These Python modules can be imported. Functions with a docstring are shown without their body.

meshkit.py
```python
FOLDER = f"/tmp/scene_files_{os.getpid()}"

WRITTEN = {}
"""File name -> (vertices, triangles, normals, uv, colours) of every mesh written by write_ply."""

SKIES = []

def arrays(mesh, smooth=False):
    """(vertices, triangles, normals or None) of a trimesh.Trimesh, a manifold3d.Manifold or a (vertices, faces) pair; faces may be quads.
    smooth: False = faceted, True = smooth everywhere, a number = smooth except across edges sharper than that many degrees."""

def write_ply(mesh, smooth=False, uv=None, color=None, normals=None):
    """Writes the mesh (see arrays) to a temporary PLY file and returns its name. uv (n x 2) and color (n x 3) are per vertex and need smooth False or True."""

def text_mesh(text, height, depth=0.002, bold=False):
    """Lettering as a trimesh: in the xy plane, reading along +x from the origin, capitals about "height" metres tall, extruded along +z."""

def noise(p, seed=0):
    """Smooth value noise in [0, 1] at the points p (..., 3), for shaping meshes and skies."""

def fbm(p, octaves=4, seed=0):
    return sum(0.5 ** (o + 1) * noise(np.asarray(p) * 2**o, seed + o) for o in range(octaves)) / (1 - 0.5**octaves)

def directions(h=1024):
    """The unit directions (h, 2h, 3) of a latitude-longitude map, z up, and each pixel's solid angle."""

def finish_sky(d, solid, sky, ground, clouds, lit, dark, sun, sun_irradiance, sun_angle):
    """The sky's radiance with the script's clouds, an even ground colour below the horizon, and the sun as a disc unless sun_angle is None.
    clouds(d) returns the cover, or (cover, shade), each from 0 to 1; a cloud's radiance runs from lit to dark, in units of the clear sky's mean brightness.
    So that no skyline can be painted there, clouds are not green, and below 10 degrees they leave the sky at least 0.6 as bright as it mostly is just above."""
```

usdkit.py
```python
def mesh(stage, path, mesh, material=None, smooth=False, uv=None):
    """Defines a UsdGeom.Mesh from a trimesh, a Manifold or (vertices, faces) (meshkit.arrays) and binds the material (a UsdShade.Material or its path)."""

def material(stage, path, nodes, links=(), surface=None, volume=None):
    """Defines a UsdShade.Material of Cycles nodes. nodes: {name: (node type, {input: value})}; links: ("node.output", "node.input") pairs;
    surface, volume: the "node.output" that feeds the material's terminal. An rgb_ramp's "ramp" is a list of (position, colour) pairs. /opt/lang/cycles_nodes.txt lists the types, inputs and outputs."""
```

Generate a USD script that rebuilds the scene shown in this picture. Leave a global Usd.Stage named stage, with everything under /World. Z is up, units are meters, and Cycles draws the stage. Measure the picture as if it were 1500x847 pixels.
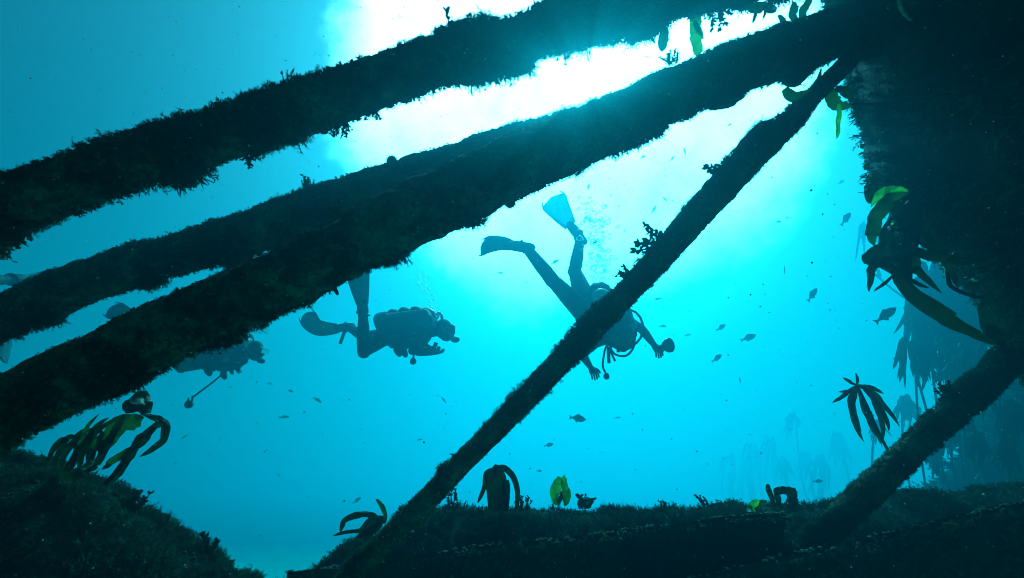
import math, random
import numpy as np, trimesh, manifold3d as m3, usdkit, meshkit
from pxr import Usd, UsdGeom, UsdLux, UsdShade, Gf, Sdf, Vt

random.seed(7)
RNG = np.random.default_rng(7)
stage = Usd.Stage.CreateInMemory()
UsdGeom.SetStageUpAxis(stage, 'Z'); UsdGeom.SetStageMetersPerUnit(stage, 1.0)
UsdGeom.Xform.Define(stage, '/World'); UsdGeom.Scope.Define(stage, '/World/Looks')
MAT = usdkit.material

# ---------------------------------------------------------------- camera, sky, sun, exposure, water haze
PITCH = math.radians(28.0)
cam = UsdGeom.Camera.Define(stage, '/World/camera')
cam.CreateFocalLengthAttr(16.0); cam.CreateHorizontalApertureAttr(36.0); cam.CreateVerticalApertureAttr(36.0 * 578 / 1024)
cam.AddRotateXOp().Set(90.0 + math.degrees(PITCH)); cam.CreateClippingRangeAttr(Gf.Vec2f(.02, 400))
cam.CreateExposureAttr(-0.45)
FW = np.array([0, math.cos(PITCH), math.sin(PITCH)]); UP = np.array([0, -math.sin(PITCH), math.cos(PITCH)]); RT = np.array([1.0, 0, 0])
FPX = 16.0 / 36.0 * 1500


def P(x, y, d):
    """The point that lies d metres in front of the camera plane on the line of sight through a pixel of the photograph."""
    return d * (FW + RT * (x - 750) / FPX - UP * (y - 423.5) / FPX)


def unit(v):
    v = np.asarray(v, float)
    return v / (np.linalg.norm(v) + 1e-12)


SUN = unit(FW + RT * (858 - 750) / FPX - UP * (128 - 423.5) / FPX)
SUN_GLOW = unit(FW + RT * (842 - 750) / FPX - UP * (130 - 423.5) / FPX)  # centre of the white sun glow that is painted into the sky dome
sky_mat = MAT(stage, '/World/Looks/sky', {
    't': ('texture_coordinate', {}), 'n': ('vector_math', {'math_type': 'normalize'}), 'd': ('vector_math', {'math_type': 'dot_product', 'vector2': tuple(SUN_GLOW)}),
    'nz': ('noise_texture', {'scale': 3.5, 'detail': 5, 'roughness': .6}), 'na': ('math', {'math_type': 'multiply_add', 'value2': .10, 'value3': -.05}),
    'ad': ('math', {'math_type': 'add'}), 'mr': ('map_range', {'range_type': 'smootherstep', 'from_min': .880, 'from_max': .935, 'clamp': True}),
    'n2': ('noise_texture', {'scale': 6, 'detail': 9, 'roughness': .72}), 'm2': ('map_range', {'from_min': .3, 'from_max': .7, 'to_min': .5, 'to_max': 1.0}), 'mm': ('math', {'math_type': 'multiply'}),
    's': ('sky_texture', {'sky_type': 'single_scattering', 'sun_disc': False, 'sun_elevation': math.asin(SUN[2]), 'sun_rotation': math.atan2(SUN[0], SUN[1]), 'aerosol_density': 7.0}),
    'mx': ('mix_color', {'blend_type': 'mix', 'b': (420.0, 180.0, 220.0), 'use_clamp': False}),  # colour of the painted glow, extra red because the water absorbs red
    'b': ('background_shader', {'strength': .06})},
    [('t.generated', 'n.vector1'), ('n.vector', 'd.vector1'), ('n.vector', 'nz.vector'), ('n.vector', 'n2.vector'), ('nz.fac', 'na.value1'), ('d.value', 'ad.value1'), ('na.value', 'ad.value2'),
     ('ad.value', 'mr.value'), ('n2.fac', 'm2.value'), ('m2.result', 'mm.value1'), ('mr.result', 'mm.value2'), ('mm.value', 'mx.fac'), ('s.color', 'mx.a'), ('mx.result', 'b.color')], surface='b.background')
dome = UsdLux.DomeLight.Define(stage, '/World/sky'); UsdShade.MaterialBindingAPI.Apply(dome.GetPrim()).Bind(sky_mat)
sun = UsdLux.DistantLight.Define(stage, '/World/sun'); sun.CreateIntensityAttr(1.25); sun.CreateAngleAttr(.5); sun.CreateNormalizeAttr(True); sun.CreateColorAttr(Gf.Vec3f(1, .96, .9))
sun.AddTransformOp().Set(Gf.Matrix4d().SetRotate(Gf.Rotation(Gf.Vec3d(0, 0, 1), Gf.Vec3d(*map(float, SUN)))))
haze_mat = MAT(stage, '/World/Looks/haze', {'v': ('volume_coefficients', {'scatter_coeffs': (.0006, .0182, .0272), 'absorption_coeffs': (.28, .0095, .002), 'anisotropy': .84})}, surface=None, volume='v.volume')


# ---------------------------------------------------------------- helpers
def free(path):
    if not stage.GetPrimAtPath(path):
        return path
    k = 1
    while stage.GetPrimAtPath(f'{path}_{k:03d}'):
        k += 1
    return f'{path}_{k:03d}'


LOC = {}


def tag(prim, label=None, cat=None, group=None, kind=None):
    for k, v in (('label', label), ('category', cat), ('group', group), ('kind', kind)):
        if v:
            prim.SetCustomDataByKey(k, v)
    return prim


def thing(name, label, cat, loc, group=None, kind=None):
    path = free('/World/' + name)
    x = UsdGeom.Xform.Define(stage, path); x.AddTranslateOp().Set(Gf.Vec3d(*map(float, loc)))
    LOC[path] = np.asarray(loc, float)
    tag(x.GetPrim(), label, cat, group, kind)
    return path


def part(parent, name, mesh, mat, smooth=False, label=None, kind=None):
    """One mesh, given in world space, as a part of its thing (or of a part of it)."""
    top = '/'.join(parent.split('/')[:3])
    v, f = (np.array(mesh[0]), np.array(mesh[1])) if isinstance(mesh, tuple) else (np.array(mesh.vertices), np.array(mesh.faces))
    path = free(parent + '/' + name)
    usdkit.mesh(stage, path, (v - LOC.get(top, np.zeros(3)), f), mat, smooth=smooth)
    tag(stage.GetPrimAtPath(path), label, None, None, kind)
    return path


def join(ms):
    vs, fs, n = [], [], 0
    for v, f in ms:
        f = np.asarray(f)
        if f.shape[1] == 4:
            f = np.vstack([f[:, [0, 1, 2]], f[:, [0, 2, 3]]])
        vs.append(v); fs.append(f + n); n += len(v)
    return np.vstack(vs), np.vstack(fs)


def spline(pts, n):
    """A smooth curve through the points (rows of any width), n samples evenly spaced along its length."""
    p = np.asarray(pts, float)
    if len(p) == 2:
        return p[0] + (p[1] - p[0]) * np.linspace(0, 1, n)[:, None]
    from scipy.interpolate import CubicSpline, PchipInterpolator
    t = np.r_[0, np.cumsum(np.linalg.norm(np.diff(p[:, :3], axis=0), axis=1) + 1e-6)]
    cs = PchipInterpolator(t, p)
    tt = np.linspace(0, t[-1], n)
    return cs(tt)


def frames(c):
    t = np.gradient(c, axis=0); t /= np.linalg.norm(t, axis=1, keepdims=True) + 1e-12
    a = np.zeros_like(c); h = UP if abs(t[0] @ UP) < .9 else RT
    a[0] = unit(h - t[0] * (h @ t[0]))
    for i in range(1, len(c)):
        a[i] = unit(a[i - 1] - t[i] * (a[i - 1] @ t[i]))
    return t, a, np.cross(t, a)


def tube(c, r, m=8, caps=True):
    """A polyline as a closed round tube with a radius per point."""
    c = np.asarray(c, float); r = np.broadcast_to(r, (len(c),)).astype(float)
    t, a, b = frames(c)
    ang = np.arange(m) * 2 * np.pi / m
    v = (c[:, None] + r[:, None, None] * (np.cos(ang)[None, :, None] * a[:, None] + np.sin(ang)[None, :, None] * b[:, None])).reshape(-1, 3)
    i, j = np.meshgrid(np.arange(len(c) - 1), np.arange(m), indexing='ij')
    q = np.stack([i * m + j, i * m + (j + 1) % m, (i + 1) * m + (j + 1) % m, (i + 1) * m + j], -1).reshape(-1, 4)
    f = np.vstack([q[:, [0, 1, 2]], q[:, [0, 2, 3]]])
    if caps:
        n = len(v); v = np.vstack([v, c[:1], c[-1:]])
        k = np.arange(m); L = (len(c) - 1) * m
        f = np.vstack([f, np.stack([(k + 1) % m, k, np.full(m, n)], 1), np.stack([L + k, L + (k + 1) % m, np.full(m, n + 1)], 1)])
    return v, f


def fbm(p, octaves=4, seed=0):
    return meshkit.fbm(p, octaves, seed) - .5


# ---------------------------------------------------------------- materials
def crust_material(name, dark, light, speck, scale=14.0, gain=.5, bump=.012):
    return MAT(stage, '/World/Looks/' + name, {
        'g': ('geometry', {}), 'n': ('noise_texture', {'scale': scale, 'detail': 6, 'roughness': .7}), 'm': ('map_range', {'from_min': .38, 'from_max': .68}),
        'c': ('mix_color', {'a': dark, 'b': light}), 'n2': ('noise_texture', {'scale': scale * 7, 'detail': 3, 'roughness': .6}), 'm2': ('map_range', {'from_min': .66, 'from_max': .74, 'to_max': gain}),
        'c2': ('mix_color', {'b': speck}), 'n3': ('noise_texture', {'scale': scale * 4, 'detail': 5, 'roughness': .7}), 'bu': ('bump', {'strength': 1.0, 'distance': bump}),
        'p': ('principled_bsdf', {'roughness': .9, 'specular_ior_level': .03})},
        [('g.position', 'n.vector'), ('g.position', 'n2.vector'), ('g.position', 'n3.vector'), ('n.fac', 'm.value'), ('m.result', 'c.fac'), ('n2.fac', 'm2.value'), ('c.result', 'c2.a'), ('m2.result', 'c2.fac'),
         ('c2.result', 'p.base_color'), ('n3.fac', 'bu.height'), ('bu.normal', 'p.normal')], surface='p.BSDF')


def leaf_material(name, front, through, amount, scale=18.0, rough=.45):
    return MAT(stage, '/World/Looks/' + name, {
        'g': ('geometry', {}), 'n': ('noise_texture', {'scale': scale, 'detail': 5, 'roughness': .65}), 'm': ('map_range', {'from_min': .3, 'from_max': .7, 'to_min': .55, 'to_max': 1.25}),
        'cf': ('vector_math', {'math_type': 'scale', 'vector1': front}), 'ct': ('vector_math', {'math_type': 'scale', 'vector1': through}),
        'p': ('principled_bsdf', {'roughness': rough, 'specular_ior_level': .1}), 't': ('translucent_bsdf', {}), 'x': ('mix_closure', {'fac': amount})},
        [('g.position', 'n.vector'), ('n.fac', 'm.value'), ('m.result', 'cf.scale'), ('m.result', 'ct.scale'), ('cf.vector', 'p.base_color'), ('ct.vector', 't.color'), ('p.BSDF', 'x.closure1'), ('t.BSDF', 'x.closure2')], surface='x.closure')


def plain(name, color, rough=.5, metal=0.0, var=.25):
    return MAT(stage, '/World/Looks/' + name, {
        'g': ('geometry', {}), 'n': ('noise_texture', {'scale': 30, 'detail': 4}), 'm': ('map_range', {'from_min': .3, 'from_max': .7, 'to_min': 1 - var, 'to_max': 1 + var}), 'c': ('vector_math', {'math_type': 'scale', 'vector1': color}),
        'p': ('principled_bsdf', {'roughness': rough, 'metallic': metal, 'specular_ior_level': .1})}, [('g.position', 'n.vector'), ('n.fac', 'm.value'), ('m.result', 'c.scale'), ('c.vector', 'p.base_color')], surface='p.BSDF')


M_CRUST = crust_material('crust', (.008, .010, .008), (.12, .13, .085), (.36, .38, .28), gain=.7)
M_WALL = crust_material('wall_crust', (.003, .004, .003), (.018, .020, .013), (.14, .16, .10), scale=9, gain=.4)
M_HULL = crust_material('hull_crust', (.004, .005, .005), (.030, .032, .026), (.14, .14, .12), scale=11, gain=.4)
M_SAND = crust_material('seabed', (.34, .33, .28), (.46, .44, .38), (.52, .50, .44), scale=2, gain=.3)
M_GROWTH = leaf_material('growth', (.026, .030, .019), (.02, .03, .015), .25, scale=25, rough=.8)
M_GROWTH_G = leaf_material('green_growth', (.06, .085, .045), (.03, .06, .02), .3, scale=25, rough=.8)
M_PALE = crust_material('pale_crust', (.16, .17, .12), (.34, .34, .26), (.45, .45, .38), scale=40)
M_SPONGE = crust_material('sponge', (.03, .03, .026), (.08, .08, .06), (.12, .12, .09), scale=30)
M_KELP = leaf_material('kelp', (.014, .018, .007), (.006, .018, .005), .3)
M_KELP_LIT = leaf_material('backlit_kelp', (.05, .11, .02), (.06, .32, .035), .6)  # brighter copy of kelp: backlight put into the colour of chosen blades
M_KELP_G = leaf_material('kelp_green', (.025, .042, .011), (.014, .058, .010), .45)  # greener copy of kelp: weaker backlight put into the colour
M_STIPE = plain('stipe', (.022, .02, .010))
M_SUIT = plain('neoprene', (.016, .017, .018), .75)
M_GEAR = plain('nylon_gear', (.025, .026, .03), .6)
M_TANK = plain('tank_paint', (.18, .19, .2), .4)
M_FIN = MAT(stage, '/World/Looks/fin_rubber', {'p': ('principled_bsdf', {'base_color': (.02, .024, .028), 'roughness': .4}), 't': ('translucent_bsdf', {'color': (.05, .16, .18)}), 'x': ('mix_closure', {'fac': .3})}, [('p.BSDF', 'x.closure1'), ('t.BSDF', 'x.closure2')], surface='x.closure')
M_FIN_L = MAT(stage, '/World/Looks/fin_pale', {'p': ('principled_bsdf', {'base_color': (.10, .35, .40), 'roughness': .4}), 't': ('translucent_bsdf', {'color': (.12, .62, .70)}), 'x': ('mix_closure', {'fac': .6})}, [('p.BSDF', 'x.closure1'), ('t.BSDF', 'x.closure2')], surface='x.closure')
M_GLASS = MAT(stage, '/World/Looks/mask_glass', {'f': ('fresnel', {'IOR': 1.3}), 't': ('transparent_bsdf', {'color': (.55, .6, .62)}), 'g': ('glossy_bsdf', {'color': (.9, .9, .9), 'roughness': .05}), 'x': ('mix_closure', {})}, [('f.fac', 'x.fac'), ('t.BSDF', 'x.closure1'), ('g.BSDF', 'x.closure2')], surface='x.closure')
M_BUBBLE = MAT(stage, '/World/Looks/bubble', {'f': ('layer_weight', {'blend': .45}), 't': ('transparent_bsdf', {'color': (.97, .99, 1)}), 'g': ('glossy_bsdf', {'color': (.95, .97, 1), 'roughness': .03}), 'x': ('mix_closure', {})}, [('f.facing', 'x.fac'), ('t.BSDF', 'x.closure1'), ('g.BSDF', 'x.closure2')], surface='x.closure')
M_FISH = plain('fish_skin', (.07, .075, .07), .4)
M_SILVER = plain('fish_silver', (.22, .24, .25), .35)
M_LAMP = plain('lamp_body', (.02, .02, .02), .3)
M_MIRROR = plain('lamp_reflector', (.55, .6, .6), .15, .9)
M_SNOW = plain('marine_snow', (.55, .55, .5), .9)

# ---------------------------------------------------------------- setting
box = trimesh.creation.box(bounds=[[-90, -40, -5.4], [90, 130, 7.5]])
usdkit.mesh(stage, '/World/haze', box, haze_mat)
tag(stage.GetPrimAtPath('/World/haze'), 'clear blue sea water with drifting haze filling the whole scene', 'haze', kind='stuff')

gx, gy = np.meshgrid(np.r_[np.linspace(-88, -10, 30), np.linspace(-9.6, 9.6, 60), np.linspace(10, 88, 30)], np.r_[np.linspace(-39, -2, 16), np.linspace(-1.6, 20, 70), np.linspace(20.5, 128, 30)], indexing='ij')
gz = -3.1 + 1.0 * fbm(np.stack([gx * .15, gy * .15, gx * 0], -1), 4, 3) + .25 * fbm(np.stack([gx * .9, gy * .9, gx * 0], -1), 3, 5)
nx, ny = gx.shape
i, j = np.meshgrid(np.arange(nx - 1), np.arange(ny - 1), indexing='ij')
q = np.stack([i * ny + j, (i + 1) * ny + j, (i + 1) * ny + j + 1, i * ny + j + 1], -1).reshape(-1, 4)
usdkit.mesh(stage, '/World/seabed', (np.stack([gx, gy, gz], -1).reshape(-1, 3), q), M_SAND, smooth=True)
tag(stage.GetPrimAtPath('/World/seabed'), 'dim sandy seabed below the wreck', 'seabed', kind='structure')


def floor_z(x, y):
    return float(-3.1 + 1.0 * fbm(np.array([x * .15, y * .15, 0.]), 4, 3) + .25 * fbm(np.array([x * .9, y * .9, 0.]), 3, 5))


# ---------------------------------------------------------------- encrusting growth: small tufts, scattered over a surface
def strip(base, direction, length, width, bend, n=2, seed=None):
    """A narrow tapering frond of n segments."""
    d = unit(direction); s = unit(np.cross(d, RNG.normal(size=3))); o = np.cross(d, s)
    pts = [base + d * length * k / n + o * bend * length * (k / n) ** 2 for k in range(n + 1)]
    w = [width * x for x in ([.7, 1.0, .5] if n == 2 else [.5, .9, 1.0, .2])]
    v = np.array([x for p, ww in zip(pts, w) for x in (p - s * ww / 2, p + s * ww / 2)])
    f = np.array([[2 * k, 2 * k + 1, 2 * k + 3, 2 * k + 2] for k in range(n)])
    return v, f


def bush_template(n, spread, width, side=True):
    ms = []
    for _ in range(n):
        a = RNG.uniform(0, 2 * np.pi); e = RNG.uniform(.1, 1) * spread
        d = unit([math.cos(a) * e, math.sin(a) * e, 1]); L = RNG.uniform(.5, 1.0)
        base = np.array([math.cos(a), math.sin(a), 0]) * RNG.uniform(0, .15)
        ms.append(strip(base, d, L, width * RNG.uniform(.7, 1.3), RNG.uniform(-.25, .25)))
        if side:
            for _ in range(2):
                ms.append(strip(base + d * L * RNG.uniform(.35, .8), unit(d + RNG.normal(size=3) * .7), L * RNG.uniform(.25, .45), width * RNG.uniform(.6, 1.1), 0))
    return join(ms)


def branch_template(n, width):
    ms = []
    def grow(base, d, L, w, level):
        ms.append(strip(base, d, L, w, RNG.uniform(-.2, .2)))
        if level:
            for _ in range(4 if level == 2 else 3):
                grow(base + d * L * RNG.uniform(.3, .95), unit(d + RNG.normal(size=3) * .65), L * RNG.uniform(.3, .5), w * .85, level - 1)
    for _ in range(n):
        a = RNG.uniform(0, 2 * np.pi); e = RNG.uniform(.1, .9)
        grow(np.array([math.cos(a), math.sin(a), 0]) * RNG.uniform(0, .25), unit([math.cos(a) * e, math.sin(a) * e, 1]), RNG.uniform(.35, .75), width, 2)
    return join(ms)


def lump_template():
    s = trimesh.creation.icosphere(1, .5)
    v = s.vertices * (1 + .7 * fbm(s.vertices * 3 + RNG.uniform(0, 50, 3), 2)[:, None]) * [1, 1, .8]
    return np.array(v), np.array(s.faces)


TEMPLATES = [bush_template(8, .8, .10) for _ in range(4)] + [bush_template(6, 1.0, .26, False) for _ in range(3)] + [bush_template(10, 1.3, .07) for _ in range(3)] + [lump_template() for _ in range(3)] + [branch_template(4, .06) for _ in range(4)]
TEMPLATE_MATS = [M_GROWTH] * 4 + [M_GROWTH] * 2 + [M_GROWTH_G] + [M_GROWTH, M_GROWTH_G, M_GROWTH] + [M_SPONGE] * 2 + [M_GROWTH] + [M_GROWTH] * 3 + [M_GROWTH_G]


def quats(z, roll):
    """Quaternions (n, 4: w x y z) that turn +z to the rows of z, then roll about them."""
    z = z / (np.linalg.norm(z, axis=1, keepdims=True) + 1e-12)
    w = 1 + z[:, 2]; q = np.stack([w, -z[:, 1], z[:, 0], 0 * w], 1)
    bad = w < 1e-4; q[bad] = [0, 1, 0, 0]
    q /= np.linalg.norm(q, axis=1, keepdims=True)
    c, s = np.cos(roll / 2), np.sin(roll / 2)
    return np.stack([q[:, 0] * c - q[:, 3] * s, q[:, 1] * c + q[:, 2] * s, q[:, 2] * c - q[:, 1] * s, q[:, 0] * s + q[:, 3] * c], 1)


def scatter(parent, name, pos, up, size, kinds, templates=None, mats=None):
    """A carpet of growth: one PointInstancer under its thing."""
    templates, mats = templates or TEMPLATES, mats or TEMPLATE_MATS
    top = '/'.join(parent.split('/')[:3]); path = free(parent + '/' + name)
    pi = UsdGeom.PointInstancer.Define(stage, path)
    used = sorted(set(kinds.tolist())); remap = {k: i for i, k in enumerate(used)}
    for k in used:
        usdkit.mesh(stage, f'{path}/tuft_{k:03d}', templates[k], mats[k])
        pi.GetPrototypesRel().AddTarget(f'{path}/tuft_{k:03d}')
    q = quats(up, RNG.uniform(0, 2 * np.pi, len(pos)))
    pi.CreatePositionsAttr(Vt.Vec3fArray.FromNumpy((pos - LOC[top]).astype(np.float32)))
    pi.CreateOrientationsAttr(Vt.QuathArray([Gf.Quath(*map(float, x)) for x in q]))
    pi.CreateScalesAttr(Vt.Vec3fArray.FromNumpy(np.repeat(size[:, None], 3, 1).astype(np.float32)))
    pi.CreateProtoIndicesAttr(Vt.IntArray([remap[int(k)] for k in kinds]))
    tag(pi.GetPrim(), None, None, None, 'stuff')
    return path


def encrusted(name, label, cat, path, n, m, mat, growth, size, lump=(.22, .16), hang=.9, seed=1, group=None, freq=4.0, top=.35, cluster=5.0, floor=.2, aim=None):
    """A tube along path (rows x, y, z, radius), roughened and covered in growth that is longest on its underside."""
    c = spline(path, n); r = c[:, 3]; c = c[:, :3]
    v, f = tube(c, r, m)
    t, a, b = frames(c)
    cc = np.vstack([np.repeat(c, m, 0), c[:1], c[-1:]]); rr = np.r_[np.repeat(r, m), r[0], r[-1]]
    nrm = v - cc; nrm /= np.linalg.norm(nrm, axis=1, keepdims=True) + 1e-9
    rm = float(r.mean())
    disp = rr * lump[0] * fbm(v / rm * .55 * freq / 4, 4, seed) * 1.6 + rr * lump[1] * fbm(v / rm * 2.2, 4, seed + 9) * 1.6
    disp[-2:] = 0
    v = v + nrm * disp[:, None]
    loc = c[len(c) // 2]
    th = thing(name, label, cat, loc, group)
    part(th, 'shaft' if cat in ('pole', 'beam') else 'mass', (v, f), mat, smooth=True)
    # growth
    dz = v @ FW; sx, sy = 750 + FPX * (v @ RT) / np.maximum(dz, .05), 423.5 - FPX * (v @ UP) / np.maximum(dz, .05)
    near = np.flatnonzero((dz > .1) & (sx > -160) & (sx < 1660) & (sy > -130) & (sy < 980)); near = near[near < len(v) - 2]
    k = RNG.choice(near, growth * 4)
    nn = nrm[k]; pos = v[k] + np.cross(nn, RNG.normal(size=(len(k), 3))) * min(rm * .05, .02)
    facing = -(pos * nn).sum(1) / np.linalg.norm(pos, axis=1)          # keep what the camera's side and rim show, and a little beyond
    keep = facing > -.45
    under = np.clip(-nn[:, 2], 0, 1) if aim is None else np.clip(nn @ aim, 0, 1)
    clump = np.clip(fbm(pos * cluster * 1.8, 4, seed + 20) * 3.2 + .42, 0, 1.5)
    keep &= RNG.uniform(size=len(k)) < .25 + .75 * clump
    k = np.flatnonzero(keep)[:growth]
    patch = np.clip(fbm(pos * 2.3, 3, seed + 31) * 3 + 1.1, .75, 1.6)[k]
    sz = np.minimum(size * 1.15, patch * size * (floor + .5 * top * clump[k] ** 2 + (.95 * under[k] ** 1.2) * clump[k] ** 2) * RNG.uniform(.45, 1.3, len(k)) * (1 + .8 * (RNG.uniform(size=len(k)) > .97)))
    up = nn[k] + RNG.normal(size=(len(k), 3)) * .35 + np.array([0, 0, -1.0]) * (hang * under[k])[:, None] * .5
    kinds = np.array(RNG.choice(13, len(k), p=np.array([4, 4, 4, 4, 2, 2, 1, 3, 2, 3, 2.2, 2.2, 2.2]) / 35.6))
    kinds = np.where((sz > .38 * size) & (RNG.uniform(size=len(k)) < 1.1), RNG.integers(13, 17, len(k)), kinds)
    scatter(th, 'growth', pos[k], up, sz, kinds)
    # pale patches of crust, a few
    q_ = np.flatnonzero((nn @ -FW > .35) & (facing > .3))
    if len(q_):
        pick = RNG.choice(q_, min(len(q_), 340), replace=False); ms = []
        for idx in pick:
            s = lump_template(); sc = min(rm, .12) * RNG.uniform(.012, .05) * (1 + 1.3 * (RNG.uniform() > .9))
            R = quat_matrix(quats(nn[idx][None], np.zeros(1))[0])
            ms.append(((s[0] * [1, RNG.uniform(.5, 1), .35] * sc) @ R.T + pos[idx], s[1]))
        part(th, 'pale_crust', join(ms), M_PALE_SPOT, smooth=True, kind='stuff')
    return th


def quat_matrix(q):
    w, x, y, z = q
    return np.array([[1 - 2 * (y * y + z * z), 2 * (x * y - w * z), 2 * (x * z + w * y)], [2 * (x * y + w * z), 1 - 2 * (x * x + z * z), 2 * (y * z - w * x)], [2 * (x * z - w * y), 2 * (y * z + w * x), 1 - 2 * (x * x + y * y)]])


M_PALE_SPOT = crust_material('pale_spots', (.10, .11, .07), (.34, .34, .22), (.45, .45, .38), scale=40)


def px(rows):
    """Rows of x, y, half-width in pixels and depth become rows of x, y, z, radius."""
    return np.array([[*P(x, y, d), h * d / FPX] for x, y, h, d in rows])


# ---------------------------------------------------------------- the wreck: poles, walls, hull
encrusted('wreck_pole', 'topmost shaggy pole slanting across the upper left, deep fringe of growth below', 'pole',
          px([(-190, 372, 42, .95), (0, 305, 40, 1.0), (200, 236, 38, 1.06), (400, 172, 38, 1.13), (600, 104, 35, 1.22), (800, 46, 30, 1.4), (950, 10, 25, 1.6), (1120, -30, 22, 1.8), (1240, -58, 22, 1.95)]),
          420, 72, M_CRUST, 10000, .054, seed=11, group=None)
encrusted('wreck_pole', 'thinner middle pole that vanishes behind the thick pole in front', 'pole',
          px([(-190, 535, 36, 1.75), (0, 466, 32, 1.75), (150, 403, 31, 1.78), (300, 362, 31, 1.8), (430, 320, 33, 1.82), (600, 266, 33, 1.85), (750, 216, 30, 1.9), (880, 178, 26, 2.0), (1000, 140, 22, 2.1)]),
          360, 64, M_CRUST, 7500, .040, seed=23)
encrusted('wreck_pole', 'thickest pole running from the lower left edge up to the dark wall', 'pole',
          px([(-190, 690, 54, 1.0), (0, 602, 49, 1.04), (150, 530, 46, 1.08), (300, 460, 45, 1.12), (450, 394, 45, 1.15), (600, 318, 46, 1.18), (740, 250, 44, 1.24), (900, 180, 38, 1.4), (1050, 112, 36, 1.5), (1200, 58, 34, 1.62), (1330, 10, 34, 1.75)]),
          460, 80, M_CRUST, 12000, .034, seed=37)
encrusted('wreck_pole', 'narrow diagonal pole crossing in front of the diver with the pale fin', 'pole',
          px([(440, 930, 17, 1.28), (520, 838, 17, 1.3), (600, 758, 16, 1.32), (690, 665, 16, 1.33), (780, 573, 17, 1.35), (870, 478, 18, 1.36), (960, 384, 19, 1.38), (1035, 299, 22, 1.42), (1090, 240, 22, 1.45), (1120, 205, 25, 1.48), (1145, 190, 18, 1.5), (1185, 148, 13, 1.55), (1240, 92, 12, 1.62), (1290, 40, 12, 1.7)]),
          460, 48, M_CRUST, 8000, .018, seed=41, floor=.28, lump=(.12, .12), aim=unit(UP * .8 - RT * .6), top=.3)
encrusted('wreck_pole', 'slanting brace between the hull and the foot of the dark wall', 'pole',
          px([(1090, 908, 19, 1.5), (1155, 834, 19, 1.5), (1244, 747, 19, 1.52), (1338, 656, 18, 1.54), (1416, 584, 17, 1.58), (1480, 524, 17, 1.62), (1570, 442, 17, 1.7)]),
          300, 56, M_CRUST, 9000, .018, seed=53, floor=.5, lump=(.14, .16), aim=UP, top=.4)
def column(rows):
    """Centre line of a round mass whose left outline runs through the given pixels: x, y, depth of the centre, radius."""
    out = []
    for x, y, cd, R in rows:
        th, lo, hi = math.atan((x - 750) / FPX), 0.0, 30.0
        for _ in range(60):
            cx = (lo + hi) / 2; c = math.hypot(cx, cd)
            if c <= R or math.atan2(cx, cd) - math.asin(R / c) < th:
                lo = cx
            else:
                hi = cx
        dt = math.sqrt(c * c - R * R) * math.cos(th)
        out.append([*(RT * cx + FW * cd + UP * dt * (423.5 - y) / FPX), R])
    return np.array(out)


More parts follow.
